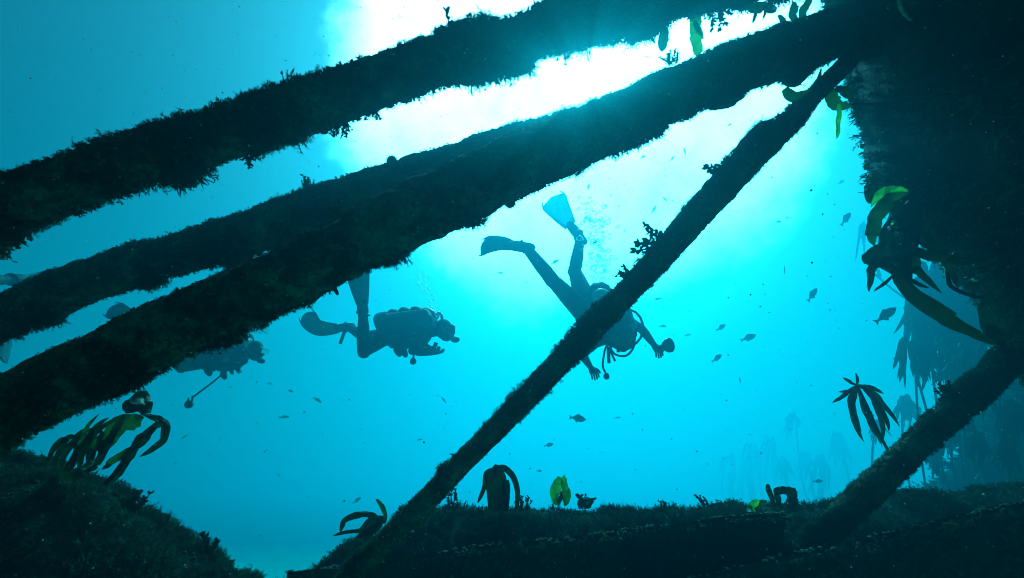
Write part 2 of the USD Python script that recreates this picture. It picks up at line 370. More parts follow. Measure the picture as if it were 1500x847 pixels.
encrusted('wreck_wall', 'huge overgrown wall filling the upper right corner, nearly black', 'wall',
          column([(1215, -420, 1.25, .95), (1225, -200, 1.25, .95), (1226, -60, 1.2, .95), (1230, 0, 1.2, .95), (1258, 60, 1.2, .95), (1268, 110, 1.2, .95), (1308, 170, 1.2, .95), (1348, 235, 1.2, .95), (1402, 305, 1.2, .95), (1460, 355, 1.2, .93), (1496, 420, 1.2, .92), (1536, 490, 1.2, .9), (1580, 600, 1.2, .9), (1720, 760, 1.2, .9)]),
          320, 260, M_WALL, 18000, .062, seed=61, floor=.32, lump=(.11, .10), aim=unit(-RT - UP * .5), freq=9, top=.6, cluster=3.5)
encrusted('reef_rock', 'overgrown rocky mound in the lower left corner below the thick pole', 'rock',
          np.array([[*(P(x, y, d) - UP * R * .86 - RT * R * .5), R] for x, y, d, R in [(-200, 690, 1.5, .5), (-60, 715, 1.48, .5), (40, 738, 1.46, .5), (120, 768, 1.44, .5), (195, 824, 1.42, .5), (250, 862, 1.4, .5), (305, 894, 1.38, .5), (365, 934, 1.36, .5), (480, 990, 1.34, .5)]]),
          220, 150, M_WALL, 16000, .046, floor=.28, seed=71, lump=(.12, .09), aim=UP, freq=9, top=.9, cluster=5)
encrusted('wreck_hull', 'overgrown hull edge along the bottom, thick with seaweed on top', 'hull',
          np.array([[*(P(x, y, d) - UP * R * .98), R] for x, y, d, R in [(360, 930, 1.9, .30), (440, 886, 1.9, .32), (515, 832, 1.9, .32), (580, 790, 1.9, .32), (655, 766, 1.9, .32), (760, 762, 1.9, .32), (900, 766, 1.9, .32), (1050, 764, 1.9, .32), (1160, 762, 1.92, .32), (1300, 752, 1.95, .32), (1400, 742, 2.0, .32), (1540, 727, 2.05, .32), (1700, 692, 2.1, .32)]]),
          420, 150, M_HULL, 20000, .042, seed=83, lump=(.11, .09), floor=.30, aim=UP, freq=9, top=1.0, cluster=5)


def rail(label, pts, h, seed):
    """A hull plate seen edge-on: a flat thick board with a knife of pale crust along its upper edge."""
    c = spline(np.array([P(*p) for p in pts]), 90)
    th = thing('hull_plate', label, 'plate', c[45])
    t = np.gradient(c, axis=0); t /= np.linalg.norm(t, axis=1, keepdims=True)
    down = -UP + FW * .25; down = down / np.linalg.norm(down)
    rows = []
    for s, o in ((0, 0), (.02, -.008), (h * .5, -.02), (h, 0), (h, .05), (h * .5, .03), (.02, .012)):  # front face, foot, back
        rows.append(c + down * s + FW * o + FW[None] * (fbm(c * 6 + s * 7, 3, seed)[:, None] * .03))
    v = np.stack(rows, 1).reshape(-1, 3); m = 7
    i, j = np.meshgrid(np.arange(len(c) - 1), np.arange(m), indexing='ij')
    q = np.stack([i * m + j, i * m + (j + 1) % m, (i + 1) * m + (j + 1) % m, (i + 1) * m + j], -1).reshape(-1, 4)
    part(th, 'plate', (v, q), M_HULL, smooth=40)
    ms = []
    for k in range(260):
        u = RNG.uniform(); p = c[int(u * 89)] + (c[min(89, int(u * 89) + 1)] - c[int(u * 89)]) * RNG.uniform()
        if fbm(p * 9, 2, seed + 3) < -.08:
            continue
        s = lump_template(); sc = RNG.uniform(.004, .012) * c[45] @ FW / 2
        ms.append((s[0] * [1.6, .8, .8] * sc + p + UP * RNG.normal() * .003, s[1]))
    part(th, 'pale_edge', join(ms), M_PALE, kind='stuff')
    k = RNG.integers(0, 90, 2600); pos = c[k] + down * (h * .7 * RNG.uniform(0, 1, (2600, 1)) ** 1.6) - FW * .025
    scatter(th, 'growth', pos, np.repeat(-FW[None], 2600, 0) + RNG.normal(size=(2600, 3)) * .7, RNG.uniform(.006, .03, 2600) * np.clip(fbm(pos * 7, 3, seed) * 3 + .6, .1, 1.3), RNG.integers(0, len(TEMPLATES), 2600))
    return th


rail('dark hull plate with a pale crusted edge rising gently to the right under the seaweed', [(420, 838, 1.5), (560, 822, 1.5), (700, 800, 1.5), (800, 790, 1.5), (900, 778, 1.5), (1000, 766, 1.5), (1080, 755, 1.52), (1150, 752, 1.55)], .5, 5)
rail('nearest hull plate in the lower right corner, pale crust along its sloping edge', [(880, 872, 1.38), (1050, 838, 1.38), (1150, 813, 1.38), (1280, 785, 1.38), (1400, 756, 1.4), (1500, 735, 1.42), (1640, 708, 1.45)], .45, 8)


# ---------------------------------------------------------------- kelp and other seaweed
def blade(pts, width, twist=0.0, ruffle=.42, cup=.2, n=26, shape='blade', hint=None):
    """A leaf along points in space: width in metres at its widest, turned by twist out of facing the camera."""
    c = spline(np.asarray(pts, float), n); u = np.linspace(0, 1, n)
    t = np.gradient(c, axis=0); t /= np.linalg.norm(t, axis=1, keepdims=True) + 1e-9
    prof = {'blade': np.interp(u, [0, .12, .4, .7, .9, 1], [.25, .7, 1, .9, .5, .06]), 'strap': np.interp(u, [0, .1, .5, .9, 1], [.55, .9, 1, .75, .2]), 'sack': np.interp(u, [0, .1, .7, .9, 1], [.75, .95, 1, .9, .55])}[shape]
    ph = RNG.uniform(0, 6.28); rows = []
    for k in range(n):
        view = unit(c[k]) if hint is None else hint
        s = np.cross(t[k], view); s = unit(s) if np.linalg.norm(s) > .05 else unit(np.cross(t[k], UP))
        o = np.cross(s, t[k]); a = twist * (.4 + u[k]) + .25 * math.sin(3 * u[k] + ph)
        s, o = s * math.cos(a) + o * math.sin(a), o * math.cos(a) - s * math.sin(a)
        w = width * prof[k]
        for x in (-1, -.5, 0, .5, 1):
            rows.append(c[k] + s * w / 2 * x + o * (cup * w * (x * x - .4) + ruffle * w * abs(x) ** 2 * (math.sin(u[k] * 19 + ph + 1.7 * x) + .6 * math.sin(u[k] * 41 + 2 * ph + 2.3 * x)) * .4))
    v = np.array(rows); i, j = np.meshgrid(np.arange(n - 1), np.arange(4), indexing='ij')
    q = np.stack([i * 5 + j, i * 5 + j + 1, (i + 1) * 5 + j + 1, (i + 1) * 5 + j], -1).reshape(-1, 4)
    return v, q


def kelp(label, loc_px, blades, stipes=(), name='kelp_plant', cat='kelp', mat=None, group=None):
    """blades: (points as x, y, depth; width in pixels; options); stipes: (points, radius in pixels)."""
    th = thing(name, label, cat, P(*loc_px), group)
    for pts, r in stipes:
        c = spline(np.array([P(*p) for p in pts]), 18)
        part(th, 'stipe', tube(c, np.linspace(1.15, .75, 18) * r * pts[0][2] / FPX, 7), M_STIPE, smooth=True)
    for pts, w, *o in blades:
        o = dict(o[0]) if o else {}
        m = o.pop('mat', mat or M_KELP)
        part(th, 'blade', blade([P(*p) for p in pts], w * pts[0][2] / FPX, **o), m, smooth=True)
    return th


def flat(pts, d, jitter=.04):
    return [(x, y, d + RNG.uniform(-jitter, jitter)) for x, y in pts]


D = 1.5
kelp('large near kelp with bright green lit blades hanging off the right wall', (1345, 290, D), [
    (flat([(1330, 280), (1306, 277), (1286, 288), (1276, 304)], D - .05), 12, {'mat': M_KELP_LIT, 'twist': .2}),
    (flat([(1334, 283), (1300, 296), (1282, 320), (1277, 345), (1282, 362)], D), 19, {'mat': M_KELP_G}),
    (flat([(1336, 286), (1322, 310), (1312, 345), (1306, 385), (1312, 402)], D + .02), 34, {'shape': 'strap'}),
    (flat([(1336, 292), (1334, 325), (1328, 365), (1318, 400)], D - .02), 26, {'shape': 'strap'}),
    (flat([(1306, 388), (1330, 425), (1372, 455), (1412, 480), (1456, 506)], D - .06), 24, {'twist': .1}),
    (flat([(1300, 345), (1286, 375), (1276, 400), (1273, 428)], D), 11),
    (flat([(1312, 400), (1296, 415), (1280, 427)], D), 5),
    (flat([(1325, 318), (1348, 308), (1372, 296)], D), 14),
    (flat([(1318, 352), (1350, 372), (1385, 378), (1420, 388)], D - .03), 15),
    (flat([(1326, 335), (1350, 345), (1368, 340), (1392, 348)], D), 18),
    (flat([(1290, 358), (1272, 376), (1290, 388), (1302, 392)], D), 16),
    (flat([(1312, 330), (1306, 336), (1303, 330), (1308, 318)], D - .04), 9),
    (flat([(1281, 296), (1276, 280), (1281, 264), (1276, 258)], D + .05), 17, {'shape': 'sack'}),
    (flat([(1316, 382), (1332, 395), (1345, 398), (1340, 390)], D), 9),
    (flat([(1322, 402), (1345, 416), (1362, 422)], D - .05), 6),
    (flat([(1330, 300), (1312, 322), (1296, 352), (1290, 392)], D + .03), 16), (flat([(1332, 330), (1340, 372), (1352, 404), (1380, 430)], D + .02), 12), (flat([(1345, 318), (1362, 352), (1386, 384), (1404, 424)], D), 11), (flat([(1322, 300), (1318, 350), (1322, 384), (1336, 408)], D - .02), 20),
    (flat([(1306, 326), (1312, 331), (1315, 336)], D - .07), 8, {'mat': M_KELP_LIT}),
    (flat([(1311, 340), (1318, 346), (1324, 350)], D - .07), 11, {'mat': M_KELP_LIT}),
], [([(1350, 276, D), (1338, 282, D), (1332, 290, D)], 4), ([(1400, 372, D), (1388, 395, D), (1390, 415, D), (1408, 428, D), (1438, 436, D)], 3.2), ([(1440, 380, D), (1405, 378, D), (1380, 372, D), (1340, 350, D)], 3)])
D = 1.62
kelp('dark kelp straps dangling beside the foot of the right wall above the brace', (1445, 400, D), [
    (flat([(1438, 405), (1444, 440), (1448, 470), (1462, 505)], D), 20, {'shape': 'strap'}), (flat([(1452, 420), (1462, 450), (1466, 480)], D), 10),
    (flat([(1432, 392), (1420, 400), (1432, 412)], D), 9), (flat([(1446, 470), (1458, 492), (1480, 505)], D), 18), (flat([(1470, 430), (1476, 465), (1488, 500)], D), 18),
], [([(1450, 380, D), (1442, 395, D), (1440, 410, D)], 3)])
D = 1.56
kelp('yellow green kelp blades curling out beneath the junction of the narrow pole', (1215, 120, D), [
    (flat([(1201, 118), (1185, 140), (1165, 143), (1149, 130)], D), 16, {'mat': M_KELP_G, 'shape': 'sack'}), (flat([(1203, 100), (1196, 120), (1188, 140), (1178, 158)], D), 6, {'mat': M_KELP_G}),
    (flat([(1180, 100), (1168, 118), (1150, 112)], D), 18, {'shape': 'sack'}), (flat([(1150, 108), (1160, 122), (1182, 126)], D), 3)])
kelp('olive kelp frond with a hanging yellow strap right of the narrow pole', (1222, 128, D), [
    (flat([(1216, 126), (1220, 146), (1236, 154), (1248, 151)], D), 19, {'mat': M_KELP_G, 'twist': .2}), (flat([(1224, 128), (1240, 136), (1250, 152)], D), 13), (flat([(1246, 150), (1255, 162), (1257, 186)], D), 7),
    (flat([(1229, 152), (1228, 175), (1226, 203)], D - .03), 7, {'mat': M_KELP_LIT, 'shape': 'strap'})], [([(1245, 151, D), (1260, 153, D), (1290, 150, D)], 2)])
D = 1.66
kelp('bright green blade dangling right of centre between the two top poles', (1020, 24, D), [(flat([(1022, 22), (1018, 40), (1020, 62), (1024, 82)], D), 17, {'mat': M_KELP_LIT, 'shape': 'strap'}), (flat([(1016, 30), (1026, 50), (1030, 58)], D), 9, {'mat': M_KELP_LIT})])
kelp('small teal green leaf pointing down from the underside of the topmost pole', (974, 38, D), [(flat([(976, 40), (972, 55), (970, 76)], D), 16, {'mat': M_KELP_G})])
kelp('olive kelp leaves drooping off the end of the topmost pole', (1115, 0, D), [
    (flat([(1120, 2), (1105, 12), (1090, 10)], D), 15, {'mat': M_KELP_G}), (flat([(1112, 4), (1128, 12), (1138, 10)], D), 12), (flat([(1108, 10), (1106, 24), (1102, 34)], D), 5), (flat([(1118, 8), (1120, 22), (1117, 30)], D), 5)])
kelp('two pale hazy leaves standing on the thick pole near the top edge', (1172, 30, 1.85), [(flat([(1168, 40), (1161, 22), (1164, 10), (1160, 2)], 1.85), 12, {'mat': M_KELP_G}), (flat([(1178, 34), (1176, 16), (1184, 2), (1182, -8)], 1.85), 12, {'mat': M_KELP_G}), (flat([(1154, 40), (1147, 30), (1140, 22)], 1.85), 8)])

D = 1.55
kelp('kelp with broad olive blades arching over the lower left rock', (155, 700, D), [
    (flat([(206, 606), (226, 612), (243, 624), (241, 642), (226, 656), (204, 669)], D), 11, {'mat': M_KELP}), (flat([(205, 640), (222, 628), (236, 618), (228, 612), (210, 608)], D), 10),
    (flat([(233, 620), (216, 640), (200, 656), (190, 664)], D), 9), (flat([(140, 660), (160, 640), (180, 618), (208, 618)], D - .02), 25, {'mat': M_KELP_G, 'shape': 'sack'}),
    (flat([(180, 596), (196, 594), (208, 582), (214, 606)], D), 22, {'shape': 'sack'}), (flat([(193, 655), (176, 668), (160, 680), (149, 688)], D - .03), 11, {'mat': M_KELP_G}),
    (flat([(140, 684), (152, 660), (166, 636), (182, 608)], D), 12, {'shape': 'strap'}), (flat([(165, 704), (182, 680), (196, 658), (208, 634)], D), 13, {'shape': 'strap'}),
    (flat([(128, 684), (132, 655), (146, 628), (176, 610)], D), 9), (flat([(118, 690), (122, 660), (136, 632), (160, 612)], D), 9), (flat([(108, 684), (120, 648), (130, 622), (146, 606)], D), 7, {'mat': M_KELP_G}),
    (flat([(98, 690), (112, 665), (130, 640), (140, 622)], D), 7), (flat([(90, 688), (102, 655), (122, 632), (136, 628)], D), 9), (flat([(76, 684), (88, 660), (104, 640), (116, 648)], D), 9), (flat([(64, 684), (76, 662), (92, 644), (100, 655)], D), 8), (flat([(132, 690), (148, 668), (150, 640), (140, 622)], D), 8), (flat([(84, 700), (104, 678), (112, 660), (108, 640)], D), 10),
    (flat([(96, 700), (116, 694), (130, 680), (128, 672)], D - .05), 17, {'mat': M_KELP_G}), (flat([(112, 655), (124, 652), (136, 640)], D), 6)],
     [([(155, 708, D), (170, 692, D), (188, 668, D)], 3.5), ([(128, 690, D), (136, 668, D), (142, 640, D)], 3)])

D = 1.84
kelp('broad upright kelp blade with two looping straps on the middle of the hull', (730, 748, D), [
    (flat([(730, 750), (729, 725), (727, 703), (719, 686)], D), 33, {'shape': 'sack', 'ruffle': .05}), (flat([(738, 748), (740, 722), (741, 703)], D + .05), 14, {'shape': 'sack'}),
    (flat([(724, 690), (736, 685), (750, 696), (758, 722), (754, 750)], D), 9, {'shape': 'strap', 'ruffle': .05}), (flat([(720, 687), (712, 694), (710, 712), (700, 737)], D), 8, {'shape': 'strap', 'ruffle': .05}), (flat([(725, 690), (727, 684), (728, 681)], D), 3)])
kelp('low kelp with arching straps at the left end of the hull', (552, 772, D), [
    (flat([(556, 762), (534, 753), (512, 758), (502, 768), (499, 779)], D), 9, {'shape': 'strap'}), (flat([(548, 775), (524, 778), (505, 780), (488, 785)], D), 6, {'shape': 'strap'}),
    (flat([(566, 762), (561, 745), (550, 731)], D), 7, {'mat': M_KELP_G}), (flat([(566, 764), (550, 762), (536, 772), (528, 790)], D), 14), (flat([(560, 768), (545, 778), (535, 795)], D), 13), (flat([(552, 775), (536, 782), (522, 788)], D), 10), (flat([(560, 776), (552, 790), (545, 800)], D), 12)])
kelp('crumpled yellow green kelp lit up on the hull right of the broad blade', (822, 738, D), [
    (flat([(820, 740), (812, 724), (818, 708), (822, 700)], D), 16, {'mat': M_KELP_LIT, 'ruffle': .5}), (flat([(826, 740), (830, 724), (826, 708), (827, 696)], D), 12, {'mat': M_KELP_LIT, 'ruffle': .5}), (flat([(818, 738), (826, 722), (833, 716)], D), 9, {'mat': M_KELP_G, 'ruffle': .5}), (flat([(828, 740), (830, 730), (836, 724)], D), 10)])
kelp('dark stubby kelp with two upturned lobes near the foot of the brace', (1145, 742, D), [
    (flat([(1136, 744), (1130, 728), (1125, 714), (1127, 710)], D), 8), (flat([(1134, 722), (1146, 718), (1156, 722)], D), 11, {'shape': 'sack'}), (flat([(1152, 746), (1160, 730), (1160, 714)], D), 15, {'shape': 'sack'}), (flat([(1142, 746), (1140, 732), (1136, 722)], D), 9)])
kelp('small yellow leaf lying in the growth left of the two-lobed kelp', (1104, 748, D), [(flat([(1100, 750), (1104, 740), (1112, 732)], D - .05), 13, {'mat': M_KELP_LIT}), (flat([(1106, 748), (1114, 738), (1124, 734)], D - .05), 8, {'mat': M_KELP_G})])

D = 2.3
kelp('star-topped kelp with drooping straps silhouetted against the blue left of the brace', (1262, 640, D), [
    (flat([(1254, 565), (1240, 576), (1219, 590)], D), 6), (flat([(1255, 564), (1246, 560), (1234, 553)], D), 5), (flat([(1256, 565), (1242, 573), (1228, 574)], D), 5), (flat([(1256, 565), (1275, 568), (1295, 577)], D), 8), (flat([(1254, 566), (1256, 556), (1253, 546)], D), 4),
    (flat([(1255, 567), (1245, 590), (1251, 615), (1266, 648)], D), 7), (flat([(1256, 567), (1250, 592), (1257, 622), (1262, 634)], D), 6), (flat([(1258, 567), (1264, 590), (1272, 612), (1281, 630)], D), 8), (flat([(1260, 567), (1282, 578), (1298, 598), (1318, 625)], D), 8), (flat([(1262, 568), (1280, 586), (1291, 615), (1293, 645)], D), 8),
    (flat([(1258, 568), (1251, 585), (1247, 604)], D), 6), (flat([(1266, 572), (1286, 592), (1297, 612), (1302, 632)], D), 7), (flat([(1268, 600), (1275, 618), (1288, 640), (1290, 650)], D), 9), (flat([(1262, 585), (1272, 604), (1280, 612)], D), 8)],
     [([(1330, 700, D + .1), (1290, 640, D), (1268, 590, D), (1256, 566, D)], 2.2)])


FARTHER = 3.2


def crown(label, top, base, spread, nb, length, width, mat=None, droop=1.0, group=None, seed=0, surge=.35):
    """A kelp of the middle distance: a stipe and a crown of blades that trail from its head. top, base: x, y, depth; the rest in pixels."""
    top, base = (*top[:2], top[2] * FARTHER), (*base[:2], base[2] * FARTHER)
    rng = np.random.default_rng(seed); d = top[2]; s = d / FPX
    T, B = P(*top), P(*base); th = thing('kelp_plant', label, 'kelp', B, group)
    mid = (T + B) / 2 + RT * rng.uniform(-.12, .12) * np.linalg.norm(T - B)
    part(th, 'stipe', tube(spline([B, mid, T], 14), 1.6 * s, 6), M_STIPE, smooth=True)
    for k in range(nb):
        a = rng.uniform(0, 2 * np.pi); out = RT * math.cos(a) + FW * math.sin(a); L = length * s * rng.uniform(.35, 1.3); sp = spread * s * rng.uniform(.3, 1)
        out = out + RT * surge; p1 = T + out * sp * .35 + UP * L * rng.uniform(-.2, .2); p2 = T + out * sp * .7 - UP * L * .42 * droop; p3 = T + out * sp * rng.uniform(.5, 1.3) - UP * L * droop * rng.uniform(.7, 1)
        part(th, 'blade', blade([T, p1, p2, p3], width * s * rng.uniform(.45, .95), twist=rng.uniform(-.9, .9), n=11), mat or M_KELP, smooth=True)
    return th


crown('round-headed hazy kelp floating just left above the brace', (1330, 505, 2.2), (1400, 760, 2.4), 34, 20, 66, 9, seed=1)
crown('paler hazy kelp half hidden behind the middle of the brace', (1322, 586, 4.2), (1350, 760, 4.3), 28, 16, 40, 7, seed=2)
crown('faint kelp head low behind the star-topped kelp and the brace', (1284, 622, 4.6), (1300, 770, 4.6), 18, 12, 32, 6, seed=3)
crown('tall hazy kelp trailing long blades behind the green-bladed kelp', (1360, 405, 2.3), (1440, 760, 2.5), 66, 34, 128, 11, seed=4)
crown('second tall hazy kelp trailing blades down to the top of the brace', (1410, 450, 2.4), (1480, 760, 2.6), 60, 30, 120, 11, seed=5)
crown('hazy blue kelp leaves peeping out above the large near kelp', (1298, 232, 2.7), (1350, 330, 2.6), 22, 10, 42, 14, seed=6)
crown('wispy pale kelp hanging left of the large near kelp', (1266, 330, 4.0), (1330, 420, 4.0), 20, 9, 46, 6, seed=7)
crown('small faint kelp blade below the wispy pale kelp', (1276, 396, 3.9), (1330, 440, 3.9), 14, 4, 24, 9, seed=8)
crown('hazy kelp under the brace with blades pointing down left', (1390, 630, 3.4), (1430, 770, 3.5), 44, 16, 46, 7, seed=9)
crown('dim kelp under the brace close to the right edge', (1450, 590, 3.3), (1490, 770, 3.5), 54, 24, 76, 9, seed=10)
crown('dark kelp at the right edge just below the end of the brace', (1500, 560, 3.2), (1530, 770, 3.3), 60, 26, 100, 11, seed=12)
FAR = [(1166, 610, 1200, 720, 9.5), (1128, 648, 1160, 735, 10.5), (1100, 660, 1118, 735, 11.5), (1178, 668, 1196, 730, 9.0), (1072, 672, 1085, 735, 11.5), (1208, 672, 1222, 730, 8.0), (1148, 676, 1166, 735, 8.6), (1226, 640, 1250, 720, 8.5)]
for k, (x, y, bx, by, d) in enumerate(FAR):
    crown(['tallest ghostly far kelp leaning left above the hull, left of the brace', 'ghostly far kelp just left of the tallest one', 'very faint far kelp left of the ghostly pair', 'faint far kelp directly behind the dark stubby two-lobed kelp', 'leftmost and faintest of the far kelps above the hull', 'faint far kelp nearest the foot of the brace', 'short far kelp right above the lobed dark kelp', 'far kelp rising beside the left side of the brace'][k],
          (x, y, d * 1.9), (bx, by + 60, d * 1.9), 16 + 5 * (k % 3), 11 + 2 * (k % 4), 44 + 13 * (k % 3), 6, seed=20 + k, surge=-.7 + .3 * (k % 4), droop=.7 + .2 * (k % 3), group='far kelp forest')
BANK = [(1420, 520, 1.9, 80, 'hazy blue kelp just behind the upper end of the brace'), (1462, 470, 1.8, 90, 'dark hazy kelp tucked between the wall foot and the brace'), (1352, 470, 2.3, 70, 'hazy kelp left of the brace with its head below the long near strap'), (1386, 500, 2.1, 76, 'hazy kelp touching the upper side of the brace'),
        (1440, 560, 1.7, 70, 'dark hazy kelp directly under the upper end of the brace'), (1485, 600, 1.6, 76, 'darkest kelp of the bank at the right frame edge'), (1404, 606, 2.0, 52, 'hazy kelp in the middle of the gap under the brace'), (1368, 640, 2.4, 44, 'small pale kelp under the brace, leftmost of the bank'),
        (1430, 642, 1.8, 50, 'low kelp of the bank just above the hull edge'), (1474, 652, 1.6, 48, 'low dark kelp of the bank near the right edge above the hull'), (1340, 440, 2.6, 70, 'palest hazy kelp left of the long near strap'), (1396, 440, 2.2, 84, 'tall hazy kelp right behind the long near strap')]
for k, (x, y, d, L, lab) in enumerate(BANK):
    crown(lab, (x, y, d), (x + 30, 790, d * 1.04), L * .45, 22, L, 9 + k % 4, seed=60 + k, surge=-.2 + .25 * (k % 4), droop=.75 + .12 * (k % 4))
encrusted('reef_rock', 'hazy kelp-covered reef rising at the right edge below the brace', 'rock',
          np.array([[*(P(x, y, d) - UP * R * .8 - RT * -R * .5), R] for x, y, d, R in [(1320, 800, 7.6, 1.4), (1380, 775, 7.4, 1.4), (1440, 730, 7.2, 1.4), (1490, 660, 7, 1.4), (1550, 580, 6.8, 1.4), (1630, 480, 6.6, 1.4)]]), 90, 70, M_WALL, 1500, .3, seed=91, aim=UP, lump=(.2, .1))


# deck slab added above the frame, unseen, to shade the foreground
th = thing('wreck_deck', 'added deck slab above the frame, unseen, there to shade the foreground', 'deck', (0, -3, 1.7))
gxx, gyy = np.meshgrid(np.linspace(-6, 7, 40), np.linspace(-8, .72, 30), indexing='ij')
zz = 1.62 + .12 * fbm(np.stack([gxx, gyy, 0 * gxx], -1) * 1.6, 3, 77); v0 = np.stack([gxx, gyy, zz], -1).reshape(-1, 3)
i, j = np.meshgrid(np.arange(39), np.arange(29), indexing='ij'); q = np.stack([i * 30 + j, i * 30 + j + 1, (i + 1) * 30 + j + 1, (i + 1) * 30 + j], -1).reshape(-1, 4)
rim = [k * 30 for k in range(40)] + [1170 + k for k in range(1, 30)] + [k * 30 + 29 for k in range(38, -1, -1)] + list(range(28, 0, -1)); N = len(v0)
part(th, 'plating', (np.vstack([v0, v0 + [0, 0, .12]]), np.vstack([q, q[:, ::-1] + N, [[rim[k], rim[(k + 1) % len(rim)], rim[(k + 1) % len(rim)] + N, rim[k] + N] for k in range(len(rim))]])), M_HULL, smooth=30)


# leafy tufts and lumps big enough to tell apart, growing on the poles
def tuft(label, base, direction, size, n, mat=None, name='algae_tuft', spread=.7, wide=.35):
    """A handful of branching fronds; base is x, y, depth; direction in the picture plane (right, up); size in pixels."""
    s = size * base[2] / FPX; d0 = unit(RT * direction[0] + UP * direction[1]); side = np.cross(d0, FW); B = P(*base) - d0 * s * .2
    th = thing(name, label, 'seaweed', B)
    for k in range(int(n * 1.8)):
        d = unit(d0 + side * RNG.uniform(-1, 1) * spread + FW * RNG.uniform(-.6, .6)); L = s * RNG.uniform(.35, 1.2); b = B + side * RNG.uniform(-.45, .45) * s
        c = spline([b, b + d * L * .5 + side * L * RNG.uniform(-.12, .12), b + d * L + FW * L * RNG.uniform(-.2, .2)], 6)
        fr = part(th, 'frond', tube(c, np.linspace(.05, .022, 6) * L, 5), mat or M_GROWTH, smooth=True); ms = []
        for _ in range(20):
            e = unit(d * .7 + side * RNG.uniform(-1, 1) + FW * RNG.uniform(-.6, .6)); b0 = c[RNG.integers(1, 6)]; l_ = L * RNG.uniform(.10, .26)
            ms.append(blade([b0, b0 + e * l_ * .5, b0 + e * l_], l_ * wide * RNG.uniform(.9, 2.0), n=5, ruffle=.4, shape='sack'))
        part(fr, 'lobes', join(ms), mat or M_GROWTH, smooth=True, kind='stuff')
    return th


for a in [
    ('bushy seaweed sprouting from the top of the topmost pole right of centre', (672, 46, 1.24), (.3, 1), 26, 7),
    ('pointed seaweed clump on the topmost pole left of the kelp leaves', (822, 20, 1.4), (-.2, 1), 20, 8),
    ('thin upright sprig on the topmost pole left of the bright patch', (425, 118, 1.1), (0, 1), 18, 3, None, 'algae_tuft', .25, .25),
    ('hanging seaweed clump under the topmost pole, lowest and longest of its fringe', (500, 182, 1.14), (.1, -1), 20, 8),
    ('ragged seaweed under the topmost pole above the middle pole', (372, 226, 1.1), (.1, -1), 18, 8),
    ('dark seaweed dripping from the left end of the topmost pole', (30, 342, .97), (0, -1), 26, 9),
    ('wide seaweed shelf under the topmost pole where the water turns white', (545, 165, 1.16), (.1, -1), 14, 9, None, 'algae_tuft', 1.2),
    ('seaweed hanging from the right part of the topmost pole above the bright gap', (828, 76, 1.42), (0, -1), 16, 7),
    ('shaggy seaweed at the right end of the topmost pole beside the green blade', (1050, 12, 1.7), (.2, -1), 26, 9),
    ('small bush on the crest of the middle pole', (450, 272, 1.8), (0, 1), 14, 8),
    ('tiny sprig on the crest of the thick pole in front of the bright gap', (830, 164, 1.3), (0, 1), 10, 5),
    ('feathery seaweed on the crest of the thick pole at the right', (985, 92, 1.45), (-.4, 1), 16, 10),
    ('leafy seaweed growing left out of the narrow pole, biggest of its tufts', (966, 362, 1.38), (-1, .15), 36, 8, None, 'algae_tuft', .5, .32),
    ('small bushy seaweed on the narrow pole below the leafy one', (926, 404, 1.36), (-.6, .8), 20, 9),
    ('seaweed arm reaching left from the upper narrow pole', (1060, 256, 1.43), (-1, .25), 30, 6, None, 'algae_tuft', .35),
    ('forked sprig standing on the shoulder of the narrow pole', (1113, 186, 1.48), (0, 1), 16, 4, None, 'algae_tuft', .4, .2),
    ('tiny green sprig on the lower narrow pole', (669, 668, 1.32), (-.8, .6), 9, 4),
    ('small sprig on the narrow pole above the hull', (607, 739, 1.31), (-.5, .8), 9, 4),
    ('little dark tuft on the narrow pole beside the reaching diver', (842, 506, 1.35), (-.7, .7), 18, 7),
    ('dark bush growing on the upper edge of the brace', (1394, 576, 1.56), (-.5, .8), 18, 10),
    ('forked seaweed sprig standing on the hull left of the broad kelp blade', (667, 740, 1.85), (0, 1), 26, 4, None, 'algae_tuft', .25, .22),
    ('short seaweed bush on the hull right of the looping strap', (768, 745, 1.85), (.1, 1), 16, 6),
    ('dark lumpy seaweed on the hull between the yellow kelp and the brace', (855, 742, 1.85), (0, 1), 18, 9),
    ('small dark sprig on the middle of the hull crest', (972, 742, 1.85), (0, 1), 12, 4),
    ('pair of dark fronds on the hull crest left of the small yellow leaf', (1036, 740, 1.85), (0, 1), 16, 5),
    ('broad dark fronds on the upper slope of the lower left rock', (190, 742, 1.42), (.4, 1), 26, 8),
    ('upright dark fronds low on the slope of the lower left rock', (300, 806, 1.38), (.1, 1), 28, 7),
    ('thin wiry seaweed above the slope of the lower left rock', (245, 770, 1.4), (.1, 1), 16, 3, None, 'algae_tuft', .3, .15),
    ('short fronds sticking out left of the wall at its upper corner', (1262, 118, 1.66), (-1, -.1), 20, 8),
    ('leafy seaweed jutting left from the wall above the large near kelp', (1312, 230, 1.62), (-1, -.1), 36, 7),
    ('dark leaves on the wall just above the green-bladed kelp', (1335, 262, 1.6), (-1, -.2), 34, 8, M_KELP),
]:
    tuft(*a)


def ball(label, x, y, d, r, name, cat, spiny):
    c = P(x, y, d); R = r * d / FPX; th = thing(name, label, cat, c)
    s = trimesh.creation.icosphere(3, 1.0); v = np.array(s.vertices)
    part(th, 'body', (c + v * R * (.86 + .12 * fbm(v * 4 + x, 3)[:, None]), s.faces), M_SPONGE, smooth=True)
    n = RNG.normal(size=(420, 3)); n /= np.linalg.norm(n, axis=1, keepdims=True); ms = []
    for k in n:
        ms.append(strip(c + k * R * .8, k, R * spiny * RNG.uniform(.7, 1.2), R * .05, .1))
    part(th, 'spines', join(ms), M_GROWTH, kind='stuff')


